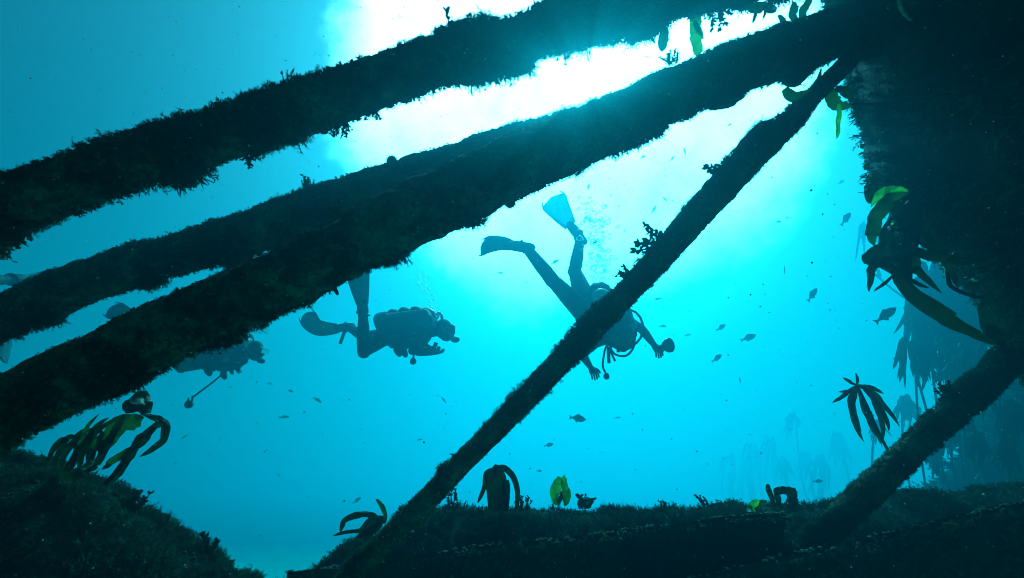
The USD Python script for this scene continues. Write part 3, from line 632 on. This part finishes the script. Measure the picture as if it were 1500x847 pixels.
ball('round fuzzy urchin on the crest of the middle pole', 574, 236, 1.78, 8.5, 'sea_urchin', 'urchin', .35)
ball('round urchin clinging to the near side of the thick pole', 491, 310, 1.09, 11, 'sea_urchin', 'urchin', .3)
ball('round urchin hanging under the thick pole above the pale fin', 747, 297, 1.27, 9, 'sea_urchin', 'urchin', .35)
for lab, pts, r in [('dark finger sponge under the thick pole above the diver with the dangling gauge', [(342, 485), (350, 497), (354, 503)], 4.2), ('small finger sponge under the thick pole above the left swimmer', [(484, 405), (491, 424), (495, 432)], 3)]:
    c = spline([P(x, y, 1.12) for x, y in pts], 8); th = thing('finger_sponge', lab, 'sponge', c[0]); part(th, 'body', tube(c, np.r_[np.full(7, r), r * .6] * 1.12 / FPX, 10), M_SPONGE, smooth=True)
for lab, x, y, r in [('larger pale crust disc on the lower thick pole', 352, 497, 8), ('smaller pale crust disc beside the larger one on the thick pole', 336, 510, 6)]:
    pass
th = thing('sponge_lobe', 'ragged flat sponge hanging below the right end of the thick pole', 'sponge', P(1066, 148, 1.5))
s = trimesh.creation.icosphere(4, 1.0); v = np.array(s.vertices); v = v * (1 + .6 * fbm(v * 2.5, 4, 3)[:, None]) * [26, 10, 12] * 1.5 / FPX
part(th, 'body', (P(1066, 146, 1.5) + v[:, :1] * unit(RT + UP * .35) + v[:, 1:2] * FW + v[:, 2:] * UP, s.faces), M_CRUST, smooth=True)
c = spline([P(x, y, 1.2) for x, y in [(1316, -8), (1318, 6), (1324, 20), (1336, 31)]], 16)
th = thing('shell_rim', 'pale curved shell rim high on the dark wall at the top edge', 'shell', c[8]); part(th, 'rim', tube(c, np.interp(np.linspace(0, 1, 16), [0, .6, 1], [3, 2.2, 1]) * 1.2 / FPX, 8), M_PALE, smooth=True)


# ---------------------------------------------------------------- divers
def S(p, r):
    return m3.Manifold.sphere(float(r), 14).translate(tuple(map(float, p)))


def hull(*pr):
    return m3.Manifold.batch_hull([S(p, r) for p, r in pr])


def fuse(ms, length=.03, it=6):
    m = m3.Manifold.batch_boolean(ms, m3.OpType.Add).refine_to_length(length).to_mesh()
    t = trimesh.Trimesh(np.array(m.vert_properties[:, :3]), np.array(m.tri_verts)); t.merge_vertices()
    trimesh.smoothing.filter_taubin(t, lamb=.5, nu=.53, iterations=it)
    return t


def reach(a, x, y, length, sign):
    """The point on the line of sight through pixel x, y that lies length metres from a: the farther (+1) or the nearer one (-1)."""
    r = unit(P(x, y, 1)); b = a @ r; q = b * b - a @ a + length * length
    return r * (b + sign * math.sqrt(q)) if q > 0 else a + unit(r * b - a) * length


def hand(w, e, palm_n, curl=.6, s=1.0):
    """A mitten-free hand at wrist w, pointing along w - e: palm, five bent fingers."""
    d = unit(w - e); n = unit(palm_n - d * (palm_n @ d)); o = np.cross(d, n); ms = []
    k = w + d * .09 * s
    ms.append(hull((w, .028), (k + o * .032 * s, .016), (k - o * .032 * s, .016)))
    for j, L in zip((-1.5, -.5, .5, 1.5), (.070, .082, .078, .062)):
        p = k + o * .021 * j * s; L *= s
        p1 = p + unit(d + o * .08 * j + n * curl * .4) * L * .5; p2 = p1 + unit(d + o * .06 * j + n * curl * 1.5) * L * .35; p3 = p2 + unit(d * .6 + n * curl * 2) * L * .25
        ms += [hull((p, .0105), (p1, .010)), hull((p1, .010), (p2, .0095)), hull((p2, .0095), (p3, .0085))]
    t0 = w + d * .03 * s + o * .03 * s; t1 = t0 + unit(d * .7 + o * .8 + n * .3) * .045 * s; t2 = t1 + unit(d + n * .4 + o * .2) * .035 * s
    return ms + [hull((t0, .014), (t1, .012)), hull((t1, .012), (t2, .010))]


def fin(th, ankle, toe, pts, width, mat, face):
    """A swim fin: foot pocket, blade with two rails."""
    part(th, 'foot_pocket', fuse([hull((ankle - unit(toe - ankle) * .06, .045), (toe, .05), ((ankle + toe) / 2, .058))], .03), M_GEAR, smooth=True, label=None)
    c = spline([toe, *pts], 12); t = np.gradient(c, axis=0); t /= np.linalg.norm(t, axis=1, keepdims=True); u = np.linspace(0, 1, 12); top, bot = [], []
    rails = [[], []]
    for k in range(12):
        s = unit(np.cross(t[k], face)); o = np.cross(s, t[k]); w = width * np.interp(u[k], [0, .3, .85, 1], [.38, .62, 1.0, .8]) / 2
        for x in (-1, -.5, 0, .5, 1):
            p = c[k] + s * w * x - t[k] * (.05 * (abs(x) ** 2) * (u[k] > .95)); top.append(p + o * .005); bot.append(p - o * .005)
        rails[0].append(c[k] + s * w); rails[1].append(c[k] - s * w)
    i, j = np.meshgrid(np.arange(11), np.arange(4), indexing='ij'); q = np.stack([i * 5 + j, i * 5 + j + 1, (i + 1) * 5 + j + 1, (i + 1) * 5 + j], -1).reshape(-1, 4)
    rim = [k * 5 for k in range(12)] + [55 + x for x in range(1, 5)] + [k * 5 + 4 for k in range(10, -1, -1)] + [3, 2, 1]
    sides = np.array([[rim[k], rim[(k + 1) % len(rim)], rim[(k + 1) % len(rim)] + 60, rim[k] + 60] for k in range(len(rim))])
    b = part(th, 'fin_blade', (np.vstack([top, bot]), np.vstack([q, q[:, ::-1] + 60, sides])), mat, smooth=30)
    for r in rails:
        part(b, 'rail', tube(np.array(r), np.linspace(.016, .007, 12), 6), mat, smooth=True)


def hose(th, pts, r=.012, name='hose'):
    return part(th, name, tube(spline(np.array(pts), 24), r, 7), M_GEAR, smooth=True)


def lump(th, name, pr, mat, **k):
    return part(th, name, fuse([hull(*pr)], .04, 3), mat, smooth=True, **k)


def diver(label, J, back, front, legs, arms, head_dir, fins, extra=None, tank=True, name='person'):
    """J: pelvis, neck, head as points; legs: two (hip, knee, ankle, toe); arms: two (shoulder, elbow, wrist, palm normal)."""
    pel, neck, head = J['pelvis'], J['neck'], J['head']; ax = unit(neck - pel); side = unit(np.cross(ax, back))
    th = thing(name, label, 'person', pel); ms = []
    chest = pel + (neck - pel) * .70; waist = pel + (neck - pel) * .32
    ms.append(hull((pel + side * .085, .105), (pel - side * .085, .105), (waist + side * .07, .10), (waist - side * .07, .10)))
    ms.append(hull((waist + side * .07, .10), (waist - side * .07, .10), (chest + side * .10, .12), (chest - side * .10, .12)))
    ms.append(hull((chest + side * .10, .12), (chest - side * .10, .12), (arms[0][0], .068), (arms[1][0], .068), (neck - ax * .05, .075)))
    ms.append(hull((neck - ax * .06, .07), (neck, .062), (head - unit(head - neck) * .04, .06)))
    face = unit(head_dir); crown_ = unit(head - neck) * .35 + back; crown_ = unit(crown_ - face * (crown_ @ face))
    ms.append(hull((head, .108), (head + crown_ * .035 - face * .015, .098), (head + face * .03 - crown_ * .05, .078), (head + face * .055 - crown_ * .015, .07)))
    ms.append(hull((head + face * .105 - crown_ * .02, .022), (head + face * .09 + crown_ * .02, .02)))                                  # nose
    for hip, knee, ankle, toe in legs:
        ms += [hull((hip, .112), ((hip + knee) / 2, .094), (knee, .070)), hull((knee, .070), (knee + (ankle - knee) * .33, .071), (ankle, .048)), hull((ankle, .045), (ankle - unit(toe - ankle) * .05, .04), (toe, .035))]
    for sh, el, wr, pn in arms:
        ms += [hull((sh, .066), (el, .047)), hull((el, .047), (el + (wr - el) * .3, .047), (wr, .031))] + hand(wr, el, pn)
    part(th, 'body', fuse(ms, .022, 5), M_SUIT, smooth=True)
    # buoyancy vest, tank, weights
    b0, b1 = pel + back * .14 + (neck - pel) * .08, neck + back * .14 - ax * .04
    vest = fuse([hull((b0 + side * .13, .125), (b0 - side * .13, .125), (b1 + side * .12, .115), (b1 - side * .12, .115)), hull((chest + front * .10 + side * .10, .065), (waist + front * .10 + side * .11, .07)), hull((chest + front * .10 - side * .10, .065), (waist + front * .10 - side * .11, .07)),
                          hull((waist + side * .17, .07), (waist + side * .16 - ax * .1, .07)), hull((waist - side * .17, .07), (waist - side * .16 - ax * .1, .07)), hull((chest + side * .15 + back * .05, .07), (chest + side * .14 + front * .07, .06)), hull((chest - side * .15 + back * .05, .07), (chest - side * .14 + front * .07, .06))], .03, 3)
    vv = np.array(vest.vertices); vest.vertices = vv + vest.vertex_normals * (fbm(vv * 9, 3, 5) * .05 + fbm(vv * 26, 2, 6) * .03)[:, None]
    part(th, 'vest', vest, M_GEAR, smooth=True)
    for u_, w_ in ((.15, .05), (.45, .06), (.75, .055)):
        q_ = b0 + (b1 - b0) * u_ + back * .12; lump(th, 'pouch', [(q_ + side * .06, w_), (q_ - side * .07, w_ * .9), (q_ + ax * .05, w_ * .8)], M_GEAR)
    if tank:
        t0, t1 = pel + back * .20 - ax * .04, neck + back * .20 + ax * .01
        tk = part(th, 'tank', fuse([hull((t0, .092), (t1 - ax * .03, .092), (t1 + ax * .03, .05))], .05, 2), M_TANK, smooth=True)
        part(tk, 'valve', tube(np.array([t1 + ax * .05, t1 + ax * .13]), .022, 8), M_GEAR, smooth=30)
        part(tk, 'valve_knob', tube(np.array([t1 + ax * .11 - side * .05, t1 + ax * .11 + side * .06]), .022, 8), M_GEAR, smooth=30)
        mouth = head + face * .12 - crown_ * .09
        hose(th, [t1 + ax * .11 + side * .04, t1 + ax * .17 + side * .12 - back * .05, head + side * .19 + back * .02, head + side * .13 + face * .1 - crown_ * .05, mouth + side * .04])
        hose(th, [t1 + ax * .11 - side * .04, neck - side * .22 + back * .12, chest - side * .21, waist - side * .18 + front * .12])
    else:
        mouth = head + face * .12 - crown_ * .09
    for q_, r_ in ((chest + front * .17 + side * .12, .04), (chest + front * .16 - side * .13, .035), (waist + front * .17 + side * .15, .05), (waist + front * .19 - side * .12, .045), (chest + front * .19, .03)):
        lump(th, 'clip', [(q_, r_), (q_ - UP * .05 + ax * .02, r_ * .7)], M_GEAR)
    for s_ in (-1, 1):
        part(th, 'shoulder_strap', tube(spline(np.array([chest + side * s_ * .12 + back * .16, neck + side * s_ * .13 + front * .03 - ax * .02, chest + side * s_ * .13 + front * .15, waist + side * s_ * .15 + front * .13]), 14), .022, 6), M_GEAR, smooth=True)
    for hip, knee, ankle, toe in legs:
        part(th, 'knee_pad', fuse([hull((knee + front * .015, .066), (knee + (ankle - knee) * .2 + front * .01, .062))], .04, 2), M_GEAR, smooth=True)
        part(th, 'fin_strap', tube(np.array([ankle + (toe - ankle) * .2 + (side * math.cos(a) + unit(np.cross(side, toe - ankle)) * math.sin(a)) * .062 for a in np.linspace(0, 2 * np.pi, 15)]), .012, 5, caps=False), M_GEAR, smooth=True)
    lump(th, 'regulator', [(mouth, .042), (mouth + face * .035, .034), (mouth + side * .03, .03), (mouth - side * .03, .03)], M_GEAR)
    mk = part(th, 'mask', fuse([hull((head + face * .08 + crown_ * .04 + side * .055, .042), (head + face * .08 + crown_ * .04 - side * .055, .042), (head + face * .09 - crown_ * .01, .038))], .03, 2), M_GEAR, smooth=True)
    g0 = head + face * .128 + crown_ * .03
    part(mk, 'mask_glass', (np.array([g0 - side * .07 - crown_ * .026, g0 + side * .07 - crown_ * .026, g0 + side * .075 + crown_ * .03, g0 - side * .075 + crown_ * .03]) + face * .004, np.array([[0, 1, 2, 3]])), M_GLASS)
    ring = [head + (side * math.cos(a) * 1.0 + face * math.sin(a)) * .114 + crown_ * .025 for a in np.linspace(0, 2 * np.pi, 25)]
    part(mk, 'mask_strap', tube(np.array(ring), .012, 6, caps=False), M_GEAR, smooth=True)
    part(th, 'weight_belt', tube(np.array([pel + ax * .07 + (side * math.cos(a) * 1.55 + back * math.sin(a)) * .125 for a in np.linspace(0, 2 * np.pi, 25)]), .024, 6, caps=False), M_GEAR, smooth=True)
    for (hip, knee, ankle, toe), (fp, w, m, fc) in zip(legs, fins):
        fin(th, ankle, toe, fp, w, m, fc)
    for nm, pts, r in (extra or []):
        if nm == 'gauge':
            hose(th, pts[:-1], .011, 'gauge_hose'); p = pts[-1]; lump(th, 'gauge', [(p, r), (p + UP * .02, r * .8), (p + FW * .02, r)], M_GEAR)
        else:
            part(th, nm, tube(spline(np.array(pts), 10), r, 8), M_GEAR, smooth=True)
    return th


# the diver with the pale fin, behind the narrow pole
d = 4.5
pel = P(858, 450, d); neck = reach(pel, 896, 486, .50, 1); head = reach(neck, 912, 500, .21, 1)
ax = unit(neck - pel); back = unit(UP * .75 - FW * .9 + RT * .35); back = unit(back - ax * (back @ ax)); front = -back
hA, hB = pel - unit(np.cross(ax, back)) * .09, pel + unit(np.cross(ax, back)) * .09
if hA[0] > hB[0]:
    hA, hB = hB, hA
kA = reach(hA, 802, 403, .46, -1); aA = reach(kA, 770, 362, .43, 1); tA = reach(aA, 750, 360, .16, 1)
kB = reach(hB, 842, 398, .45, 1); aB = reach(kB, 850, 348, .43, 1); tB = reach(aB, 832, 326, .17, -1)
sR = neck + (P(914, 468, 4.8) - neck) * .9; sR = reach(neck, 914, 468, .21, -1); sL = reach(neck, 868, 503, .21, 1)
eR = reach(sR, 940, 482, .29, 1); wR = reach(eR, 957, 504, .26, -1); eL = reach(sL, 853, 520, .29, 1); wL = reach(eL, 865, 538, .25, -1)
dv2 = diver('diver swimming head down with one leg raised and one pale fin, behind the narrow pole', dict(pelvis=pel, neck=neck, head=head), back, front,
      [(hA, kA, aA, tA), (hB, kB, aB, tB)], [(sR, eR, wR, unit(-UP + FW * .3)), (sL, eL, wL, unit(FW - UP))], unit(unit(head - neck) * .5 + front + FW * .5),
      [([reach(tA, 732, 357, .15, 1), reach(tA, 704, 363, .40, 1)], .25, M_FIN, unit(UP * .55 - FW * .9)), ([reach(tB, 818, 306, .17, 1), reach(tB, 801, 279, .38, 1)], .30, M_FIN_L, unit(-FW + UP * .1))],
      [('gauge', [P(889, 505, 4.8), P(885, 518, 4.75), P(883, 536, 4.72), P(887, 546, 4.7), P(888.5, 552, 4.7)], .032), ('pocket_strap', [P(891, 508, 4.75), P(892, 532, 4.75)], .018), ('pocket_strap', [P(893, 512, 4.75), P(901, 529, 4.75)], .012),
       ('hose', [P(912, 456, 4.65), P(922, 453, 4.62), P(935, 461, 4.6), P(942, 478, 4.6), P(939, 494, 4.62), P(925, 507, 4.7), P(915, 508, 4.75)], .013), ('hose', [P(914, 462, 4.7), P(919, 449, 4.66), P(921, 461, 4.62)], .011), ('pocket_strap', [P(905, 500, 4.7), P(906, 516, 4.7)], .02)])
# the lamp in the hand
c0 = wR + unit(wR - eR) * .07; c1 = reach(c0, 968, 509, .08, -1); lp = P(979, 506, c1 @ FW - .05); axl = unit(RT * .5 + UP * .25 - FW * .75)
th = thing('dive_lamp', 'dark oval lamp held out in the right-reaching hand of the diver', 'lamp', c1)
part(th, 'handle', fuse([hull((c0, .022), (lp - axl * .05, .026))], .03, 2), M_LAMP, smooth=True)
part(th, 'lamp_head', tube(np.array([lp - axl * .06, lp - axl * .03, lp, lp + axl * .02]), np.array([.03, .058, .072, .07]), 20), M_LAMP, smooth=30)
part(th, 'reflector', tube(np.array([lp + axl * .02, lp + axl * .024]), np.array([.055, .055]), 20), M_LAMP, smooth=30)

# the swimmer in the middle left, seen from the side
d = 5.3
pel = P(565, 493, d); neck = reach(pel, 630, 486, .52, -1); head = reach(neck, 651, 484, .19, -1); ax = unit(neck - pel)
back = unit(UP + FW * .12); back = unit(back - ax * (back @ ax)); front = -back; sd = unit(np.cross(ax, back))
near = sd if sd @ FW < 0 else -sd
hA, hB = pel + near * .09, pel - near * .09
kA = reach(hA, 533, 514, .44, -1); aA = reach(kA, 532, 463, .43, -1); tA = reach(aA, 531, 446, .15, -1)
kB = reach(hB, 536, 494, .44, 1); aB = reach(kB, 510, 479, .42, 1); tB = reach(aB, 495, 481, .15, 1)
s1, s2 = neck - ax * .08 + near * .18 + front * .02, neck - ax * .08 - near * .18 + front * .02
e1 = reach(s1, 604, 514, .29, -1); w1 = reach(e1, 628, 514, .25, 1); e2 = reach(s2, 612, 516, .29, 1); w2 = reach(e2, 634, 517, .25, -1)
diver('diver swimming level to the right with knees bent, left of centre under the thick pole', dict(pelvis=pel, neck=neck, head=head), back, front,
      [(hA, kA, aA, tA), (hB, kB, aB, tB)], [(s1, e1, w1, UP), (s2, e2, w2, UP)], unit(RT + UP * -.12 + FW * .1),
      [([reach(tA, 527, 420, .2, -1), reach(tA, 522, 385, .46, -1)], .22, M_FIN, unit(-FW + RT * .4)), ([reach(tB, 470, 481, .24, 1), reach(tB, 447, 459, .5, 1)], .27, M_FIN, unit(-UP * .25 - FW))],
      [('gauge', [P(606, 512, 5.0), P(606, 520, 5.0), P(605, 526, 5.0), P(605, 530, 5.0)], .036), ('knife', [P(507, 480, 5.75), P(498, 504, 5.7)], .022), ('snorkel', [P(643, 490, 5.1), P(648, 474, 5.1), P(646, 463, 5.1)], .012), ('inflator', [P(620, 500, 5.0), P(634, 510, 5.0), P(639, 502, 5.0)], .022)])

# the left diver, mostly hidden by the thick pole
d = 6.0
neck = P(354, 517, d); head = reach(neck, 374, 514, .19, -1); pel = reach(neck, 300, 530, .52, 1); ax = unit(neck - pel)
back = unit(UP + FW * .3); back = unit(back - ax * (back @ ax)); front = -back; sd = unit(np.cross(ax, back)); near = sd if sd @ FW < 0 else -sd
hA, hB = pel + near * .09, pel - near * .09
kA = reach(hA, 266, 538, .42, 1); aA = reach(kA, 232, 515, .42, 1); tA = reach(aA, 215, 500, .15, 1)
kB = reach(hB, 262, 526, .42, 1); aB = reach(kB, 222, 487, .42, 1); tB = reach(aB, 206, 478, .15, 1)
s1, s2 = neck - ax * .08 + near * .18, neck - ax * .08 - near * .18
e1 = reach(s1, 325, 535, .29, -1); w1 = reach(e1, 346, 534, .25, -1); e2 = reach(s2, 318, 536, .28, 1); w2 = reach(e2, 340, 536, .25, -1)
diver('hooded diver with a long dangling gauge, half hidden behind the thick pole', dict(pelvis=pel, neck=neck, head=head), back, front,
      [(hA, kA, aA, tA), (hB, kB, aB, tB)], [(s1, e1, w1, UP), (s2, e2, w2, UP)], unit(RT * .9 - UP * .3 - FW * .1),
      [([reach(tA, 200, 480, .2, 1), reach(tA, 168, 462, .48, 1)], .24, M_FIN, unit(-FW + UP * .4)), ([reach(tB, 190, 466, .2, 1), reach(tB, 160, 452, .48, 1)], .24, M_FIN, unit(-FW * .8 + UP * .6))],
      [('gauge', [P(333, 534, 5.75), P(328, 545, 5.75), P(314, 558, 5.75), P(297, 571, 5.75), P(284, 581, 5.75), P(276, 593, 5.75)], .05), ('gauge_clip', [P(282, 580, 5.73), P(281, 588, 5.73), P(276, 590, 5.73), P(276, 583, 5.73)], .012)])

# the fourth diver, whose legs reach into the frame at the left edge
d = 4.2
pel = P(-105, 432, d); neck = reach(pel, -180, 440, .5, -1); head = reach(neck, -208, 440, .2, -1); ax = unit(neck - pel); back = unit(UP + FW * .2); back = unit(back - ax * (back @ ax)); front = -back; sd = unit(np.cross(ax, back)); near = sd if sd @ FW < 0 else -sd
hA, hB = pel - near * .09, pel + near * .09
kA = reach(hA, -45, 412, .44, 1); aA = reach(kA, 12, 410, .43, 1); tA = reach(aA, 34, 408, .15, 1); kB = reach(hB, -70, 480, .44, -1); aB = reach(kB, -28, 505, .42, -1); tB = reach(aB, -12, 508, .14, 1)
s1, s2 = neck - ax * .08 + near * .18, neck - ax * .08 - near * .18
e1 = reach(s1, -190, 475, .29, -1); w1 = reach(e1, -215, 480, .25, -1); e2 = reach(s2, -185, 470, .29, 1); w2 = reach(e2, -215, 470, .25, -1)
diver('diver mostly out of the frame, only a finned leg showing at the left edge', dict(pelvis=pel, neck=neck, head=head), back, front,
      [(hA, kA, aA, tA), (hB, kB, aB, tB)], [(s1, e1, w1, -UP), (s2, e2, w2, -UP)], unit(-RT - UP * .2),
      [([reach(tA, 60, 402, .2, 1), reach(tA, 108, 399, .5, 1)], .22, M_FIN, unit(UP * .75 - FW * .7)), ([reach(tB, 4, 508, .2, 1), reach(tB, 14, 520, .42, 1)], .22, M_FIN, unit(-FW + UP * .5))])

# ---------------------------------------------------------------- fish
FISH = {}


def fish_mesh(deep):
    n = 15; x = np.linspace(.5, -.36, n); h = np.interp(x, [-.36, -.2, .1, .3, .45, .5], [.035, .09, deep, deep * .85, .06, .012]); ang = np.linspace(0, 2 * np.pi, 13)[:-1]
    v = np.array([[xx, math.cos(a) * hh * .5, math.sin(a) * hh * (1 if math.sin(a) > 0 else .95)] for xx, hh in zip(x, h) for a in ang])
    i, j = np.meshgrid(np.arange(n - 1), np.arange(12), indexing='ij'); q = np.stack([i * 12 + j, i * 12 + (j + 1) % 12, (i + 1) * 12 + (j + 1) % 12, (i + 1) * 12 + j], -1).reshape(-1, 4)
    tri = lambda pts: trimesh.creation.extrude_polygon(__import__('shapely').Polygon(pts), .012, engine='earcut')
    def plate(pts):
        t = tri(pts); w = np.array(t.vertices); return np.stack([w[:, 0], w[:, 2] - .006, w[:, 1]], 1), np.array(t.faces)
    return {'body': (v, q), 'tail_fin': plate([(-.33, .03), (-.5, .15), (-.46, 0), (-.5, -.15), (-.33, -.03)]), 'dorsal_fin': plate([(.22, deep * .8), (.1, deep + .07), (-.15, .14), (-.24, .06), (-.1, .08)]), 'belly_fin': plate([(.02, -deep * .8), (-.06, -deep - .05), (-.2, -.1), (-.2, -.06)])}


def fish(label, x, y, length, angle, kind='bream', turn=0.0, d=None, group=None):
    real = {'bream': .26, 'slim': .18}[kind]; length *= .9; d = d or real * FPX / length
    L = length * d / FPX / max(.5, math.cos(turn)); a = math.radians(angle)
    hd = unit((RT * math.cos(a) + UP * math.sin(a)) * math.cos(turn) + FW * math.sin(turn)); up = UP if abs(hd @ UP) < .8 else -RT * np.sign(hd @ UP + 1e-9)
    up = unit(up - hd * (up @ hd)); lf = np.cross(up, hd)
    path = free('/World/' + ('reef_fish' if kind == 'bream' else 'small_fish'))
    xf = UsdGeom.Xform.Define(stage, path); c = P(x, y, d); M = np.eye(4); M[0, :3], M[1, :3], M[2, :3], M[3, :3] = hd * L, lf * L, up * L, c
    xf.AddTransformOp().Set(Gf.Matrix4d(*M.ravel().tolist()))
    tag(xf.GetPrim(), label, 'fish', group)
    if kind not in FISH:
        FISH[kind] = path
        for nm, me in fish_mesh(.19 if kind == 'bream' else .12).items():
            usdkit.mesh(stage, f'{path}/{nm}', me, M_FISH if kind == 'bream' else M_SILVER, smooth=40)
    else:
        xf.GetPrim().GetReferences().AddInternalReference(FISH[kind]); xf.GetPrim().SetInstanceable(True)


B, Sl = 'bream', 'slim'
for f_ in [
    ('fish left of the top blades of the large near kelp', 1239, 321, 26, 55, B), ('fish swimming up right below the level of the near kelp, in open water', 1190, 432, 26, 57, B), ('biggest fish, just left of the hazy trailing kelp', 1297, 462, 36, 45, B),
    ('small fish high up left of the wall leaf tufts', 1232, 267, 10, 30, B), ('faint slim fish far right of the narrow pole', 1149, 396, 16, 70, Sl), ('uppermost fish of three right of the diver with the lamp', 1056, 480, 19, 30, B),
    ('rightmost fish of three right of the diver with the lamp', 1096, 495, 21, 32, B), ('lowest fish of three right of the diver with the lamp', 1050, 525, 21, 32, B), ('fish heading right in open water below the diver with the lamp', 846, 613, 25, 2, B),
    ('small fish below and left of the lone open-water fish', 804, 652, 16, 12, B), ('fish drifting low between the rock and the narrow pole', 523, 733, 13, 32, B), ('fish just above the hull in front of the far kelp', 1198, 705, 15, 8, B),
    ('slim fish below the swimming diver, left one pair', 465, 586, 15, -40, Sl), ('slim fish left of the one below the swimming diver', 426, 573, 12, -8, Sl), ('slim fish low left of the narrow pole', 416, 611, 12, -8, Sl), ('tiny slim fish in the middle water left of the narrow pole', 650, 586, 12, -50, Sl),
    ('tiny slim fish beside the narrow pole, lower half', 615, 644, 10, 12, Sl), ('slim fish near the right knee of the head-down diver', 813, 384, 15, 30, Sl), ('slim fish under the raised leg of the head-down diver', 733, 400, 9, 5, Sl),
    ('slim fish above the lamp, right of the narrow pole', 963, 438, 12, 8, Sl), ('slim fish just above the hand lamp', 971, 478, 13, 0, Sl), ('slim fish near the shoulder of the narrow pole', 1069, 183, 9, 30, Sl), ('upright slim fish left of the upper narrow pole', 1003, 222, 16, 85, Sl),
    ('slim fish between the thick and narrow poles', 942, 230, 11, 30, Sl), ('pale slim fish left of the upper narrow pole', 985, 232, 10, 50, Sl), ('slim fish in the pale water under the thick pole', 958, 307, 14, 60, Sl), ('slim fish above the leafy seaweed of the narrow pole', 974, 292, 10, -45, Sl),
    ('slim fish right of the narrow pole near its reaching arm', 1140, 325, 12, 12, Sl), ('faint fish far right below the three fish', 1084, 557, 9, 80, Sl), ('slim fish to the right of the diving lamp', 1007, 491, 9, 20, Sl), ('faint slim fish in front of the far kelp forest', 1115, 664, 10, -30, Sl),
    ('tiny fish left of the swimmer below the thick pole', 395, 562, 9, -20, Sl), ('tiny fish near the lower left rock slope', 270, 640, 9, 35, Sl), ('tiny faint fish below the broad gap left', 446, 604, 8, 30, Sl), ('slim fish above the bubbles of the head-down diver', 862, 274, 11, 75, Sl),
    ('small fish above the yellow crumpled kelp', 790, 690, 9, 10, Sl), ('tiny fish right of the crumpled kelp', 905, 612, 8, 25, Sl)]:
    fish(*f_, turn=RNG.uniform(-.8, .8))

# ---------------------------------------------------------------- bubbles and marine snow
def bubbles(name, label, rows, parent=None):
    s = trimesh.creation.icosphere(2, 1.0); sv, sf = np.array(s.vertices), np.array(s.faces)
    th = free('/World/' + name); ms = [(sv * [1, 1, RNG.uniform(.6, 1)] * r + c, sf) for c, r in rows]
    usdkit.mesh(stage, th, join(ms), M_BUBBLE, smooth=True); return tag(stage.GetPrimAtPath(th), label, 'bubbles', None, 'stuff')


def plume(pts, n, spread, rmin, rmax, bias=1.0):
    c = spline(np.array([P(*p) for p in pts]), 60); rows = []
    for _ in range(n):
        u = RNG.uniform() ** bias; k = int(u * 59); w = spread * (.25 + .75 * u)
        rows.append((c[k] + RNG.normal(size=3) * w, RNG.uniform(rmin, rmax) ** 1.0 * (.3 + .7 * RNG.uniform() ** 3)))
    return rows


bubbles('bubble_plume', 'rising column of exhaled bubbles above the head-down diver', plume([(882, 430, 4.8), (878, 380, 4.8), (870, 340, 4.8), (864, 300, 4.8)], 480, .10, .006, .042, .7))
bubbles('bubble_plume', 'thin trail of bubbles rising from the swimming diver to the thick pole', plume([(644, 462, 5.1), (632, 440, 5.1), (615, 405, 5.1), (600, 365, 5.1)], 220, .07, .004, .024))
bubbles('bubble_plume', 'few bubbles at the hood of the half hidden diver', plume([(356, 515, 5.75), (362, 500, 5.75), (364, 480, 5.75)], 40, .02, .004, .014))
for lab, x, y, r in [('largest lone bubble at the top edge left of the bright water', 585, 24, 2.6), ('middle lone bubble at the top edge', 592, 10, 2.0), ('lone bubble cut by the top edge', 588, 1, 2.0)]:
    s = trimesh.creation.icosphere(3, r * 1.8 / FPX); s.apply_translation(P(x, y, 1.8)); p = free('/World/bubble')
    usdkit.mesh(stage, p, s, M_BUBBLE, smooth=True); tag(stage.GetPrimAtPath(p), lab, 'bubble')
o = trimesh.creation.icosphere(0, 1.0); ov, of = np.array(o.vertices), np.array(o.faces); ms = []
for _ in range(2400):
    d = RNG.uniform(.45, 3.2); ms.append((ov * RNG.uniform(.0003, .0015) * (d ** .6) * (1 + .8 * RNG.uniform() ** 12) + P(RNG.uniform(-60, 1560), RNG.uniform(-40, 890), d), of))
usdkit.mesh(stage, '/World/marine_snow', join(ms), M_SNOW); tag(stage.GetPrimAtPath('/World/marine_snow'), 'fine pale specks of marine snow drifting in the water', 'particles', None, 'stuff')
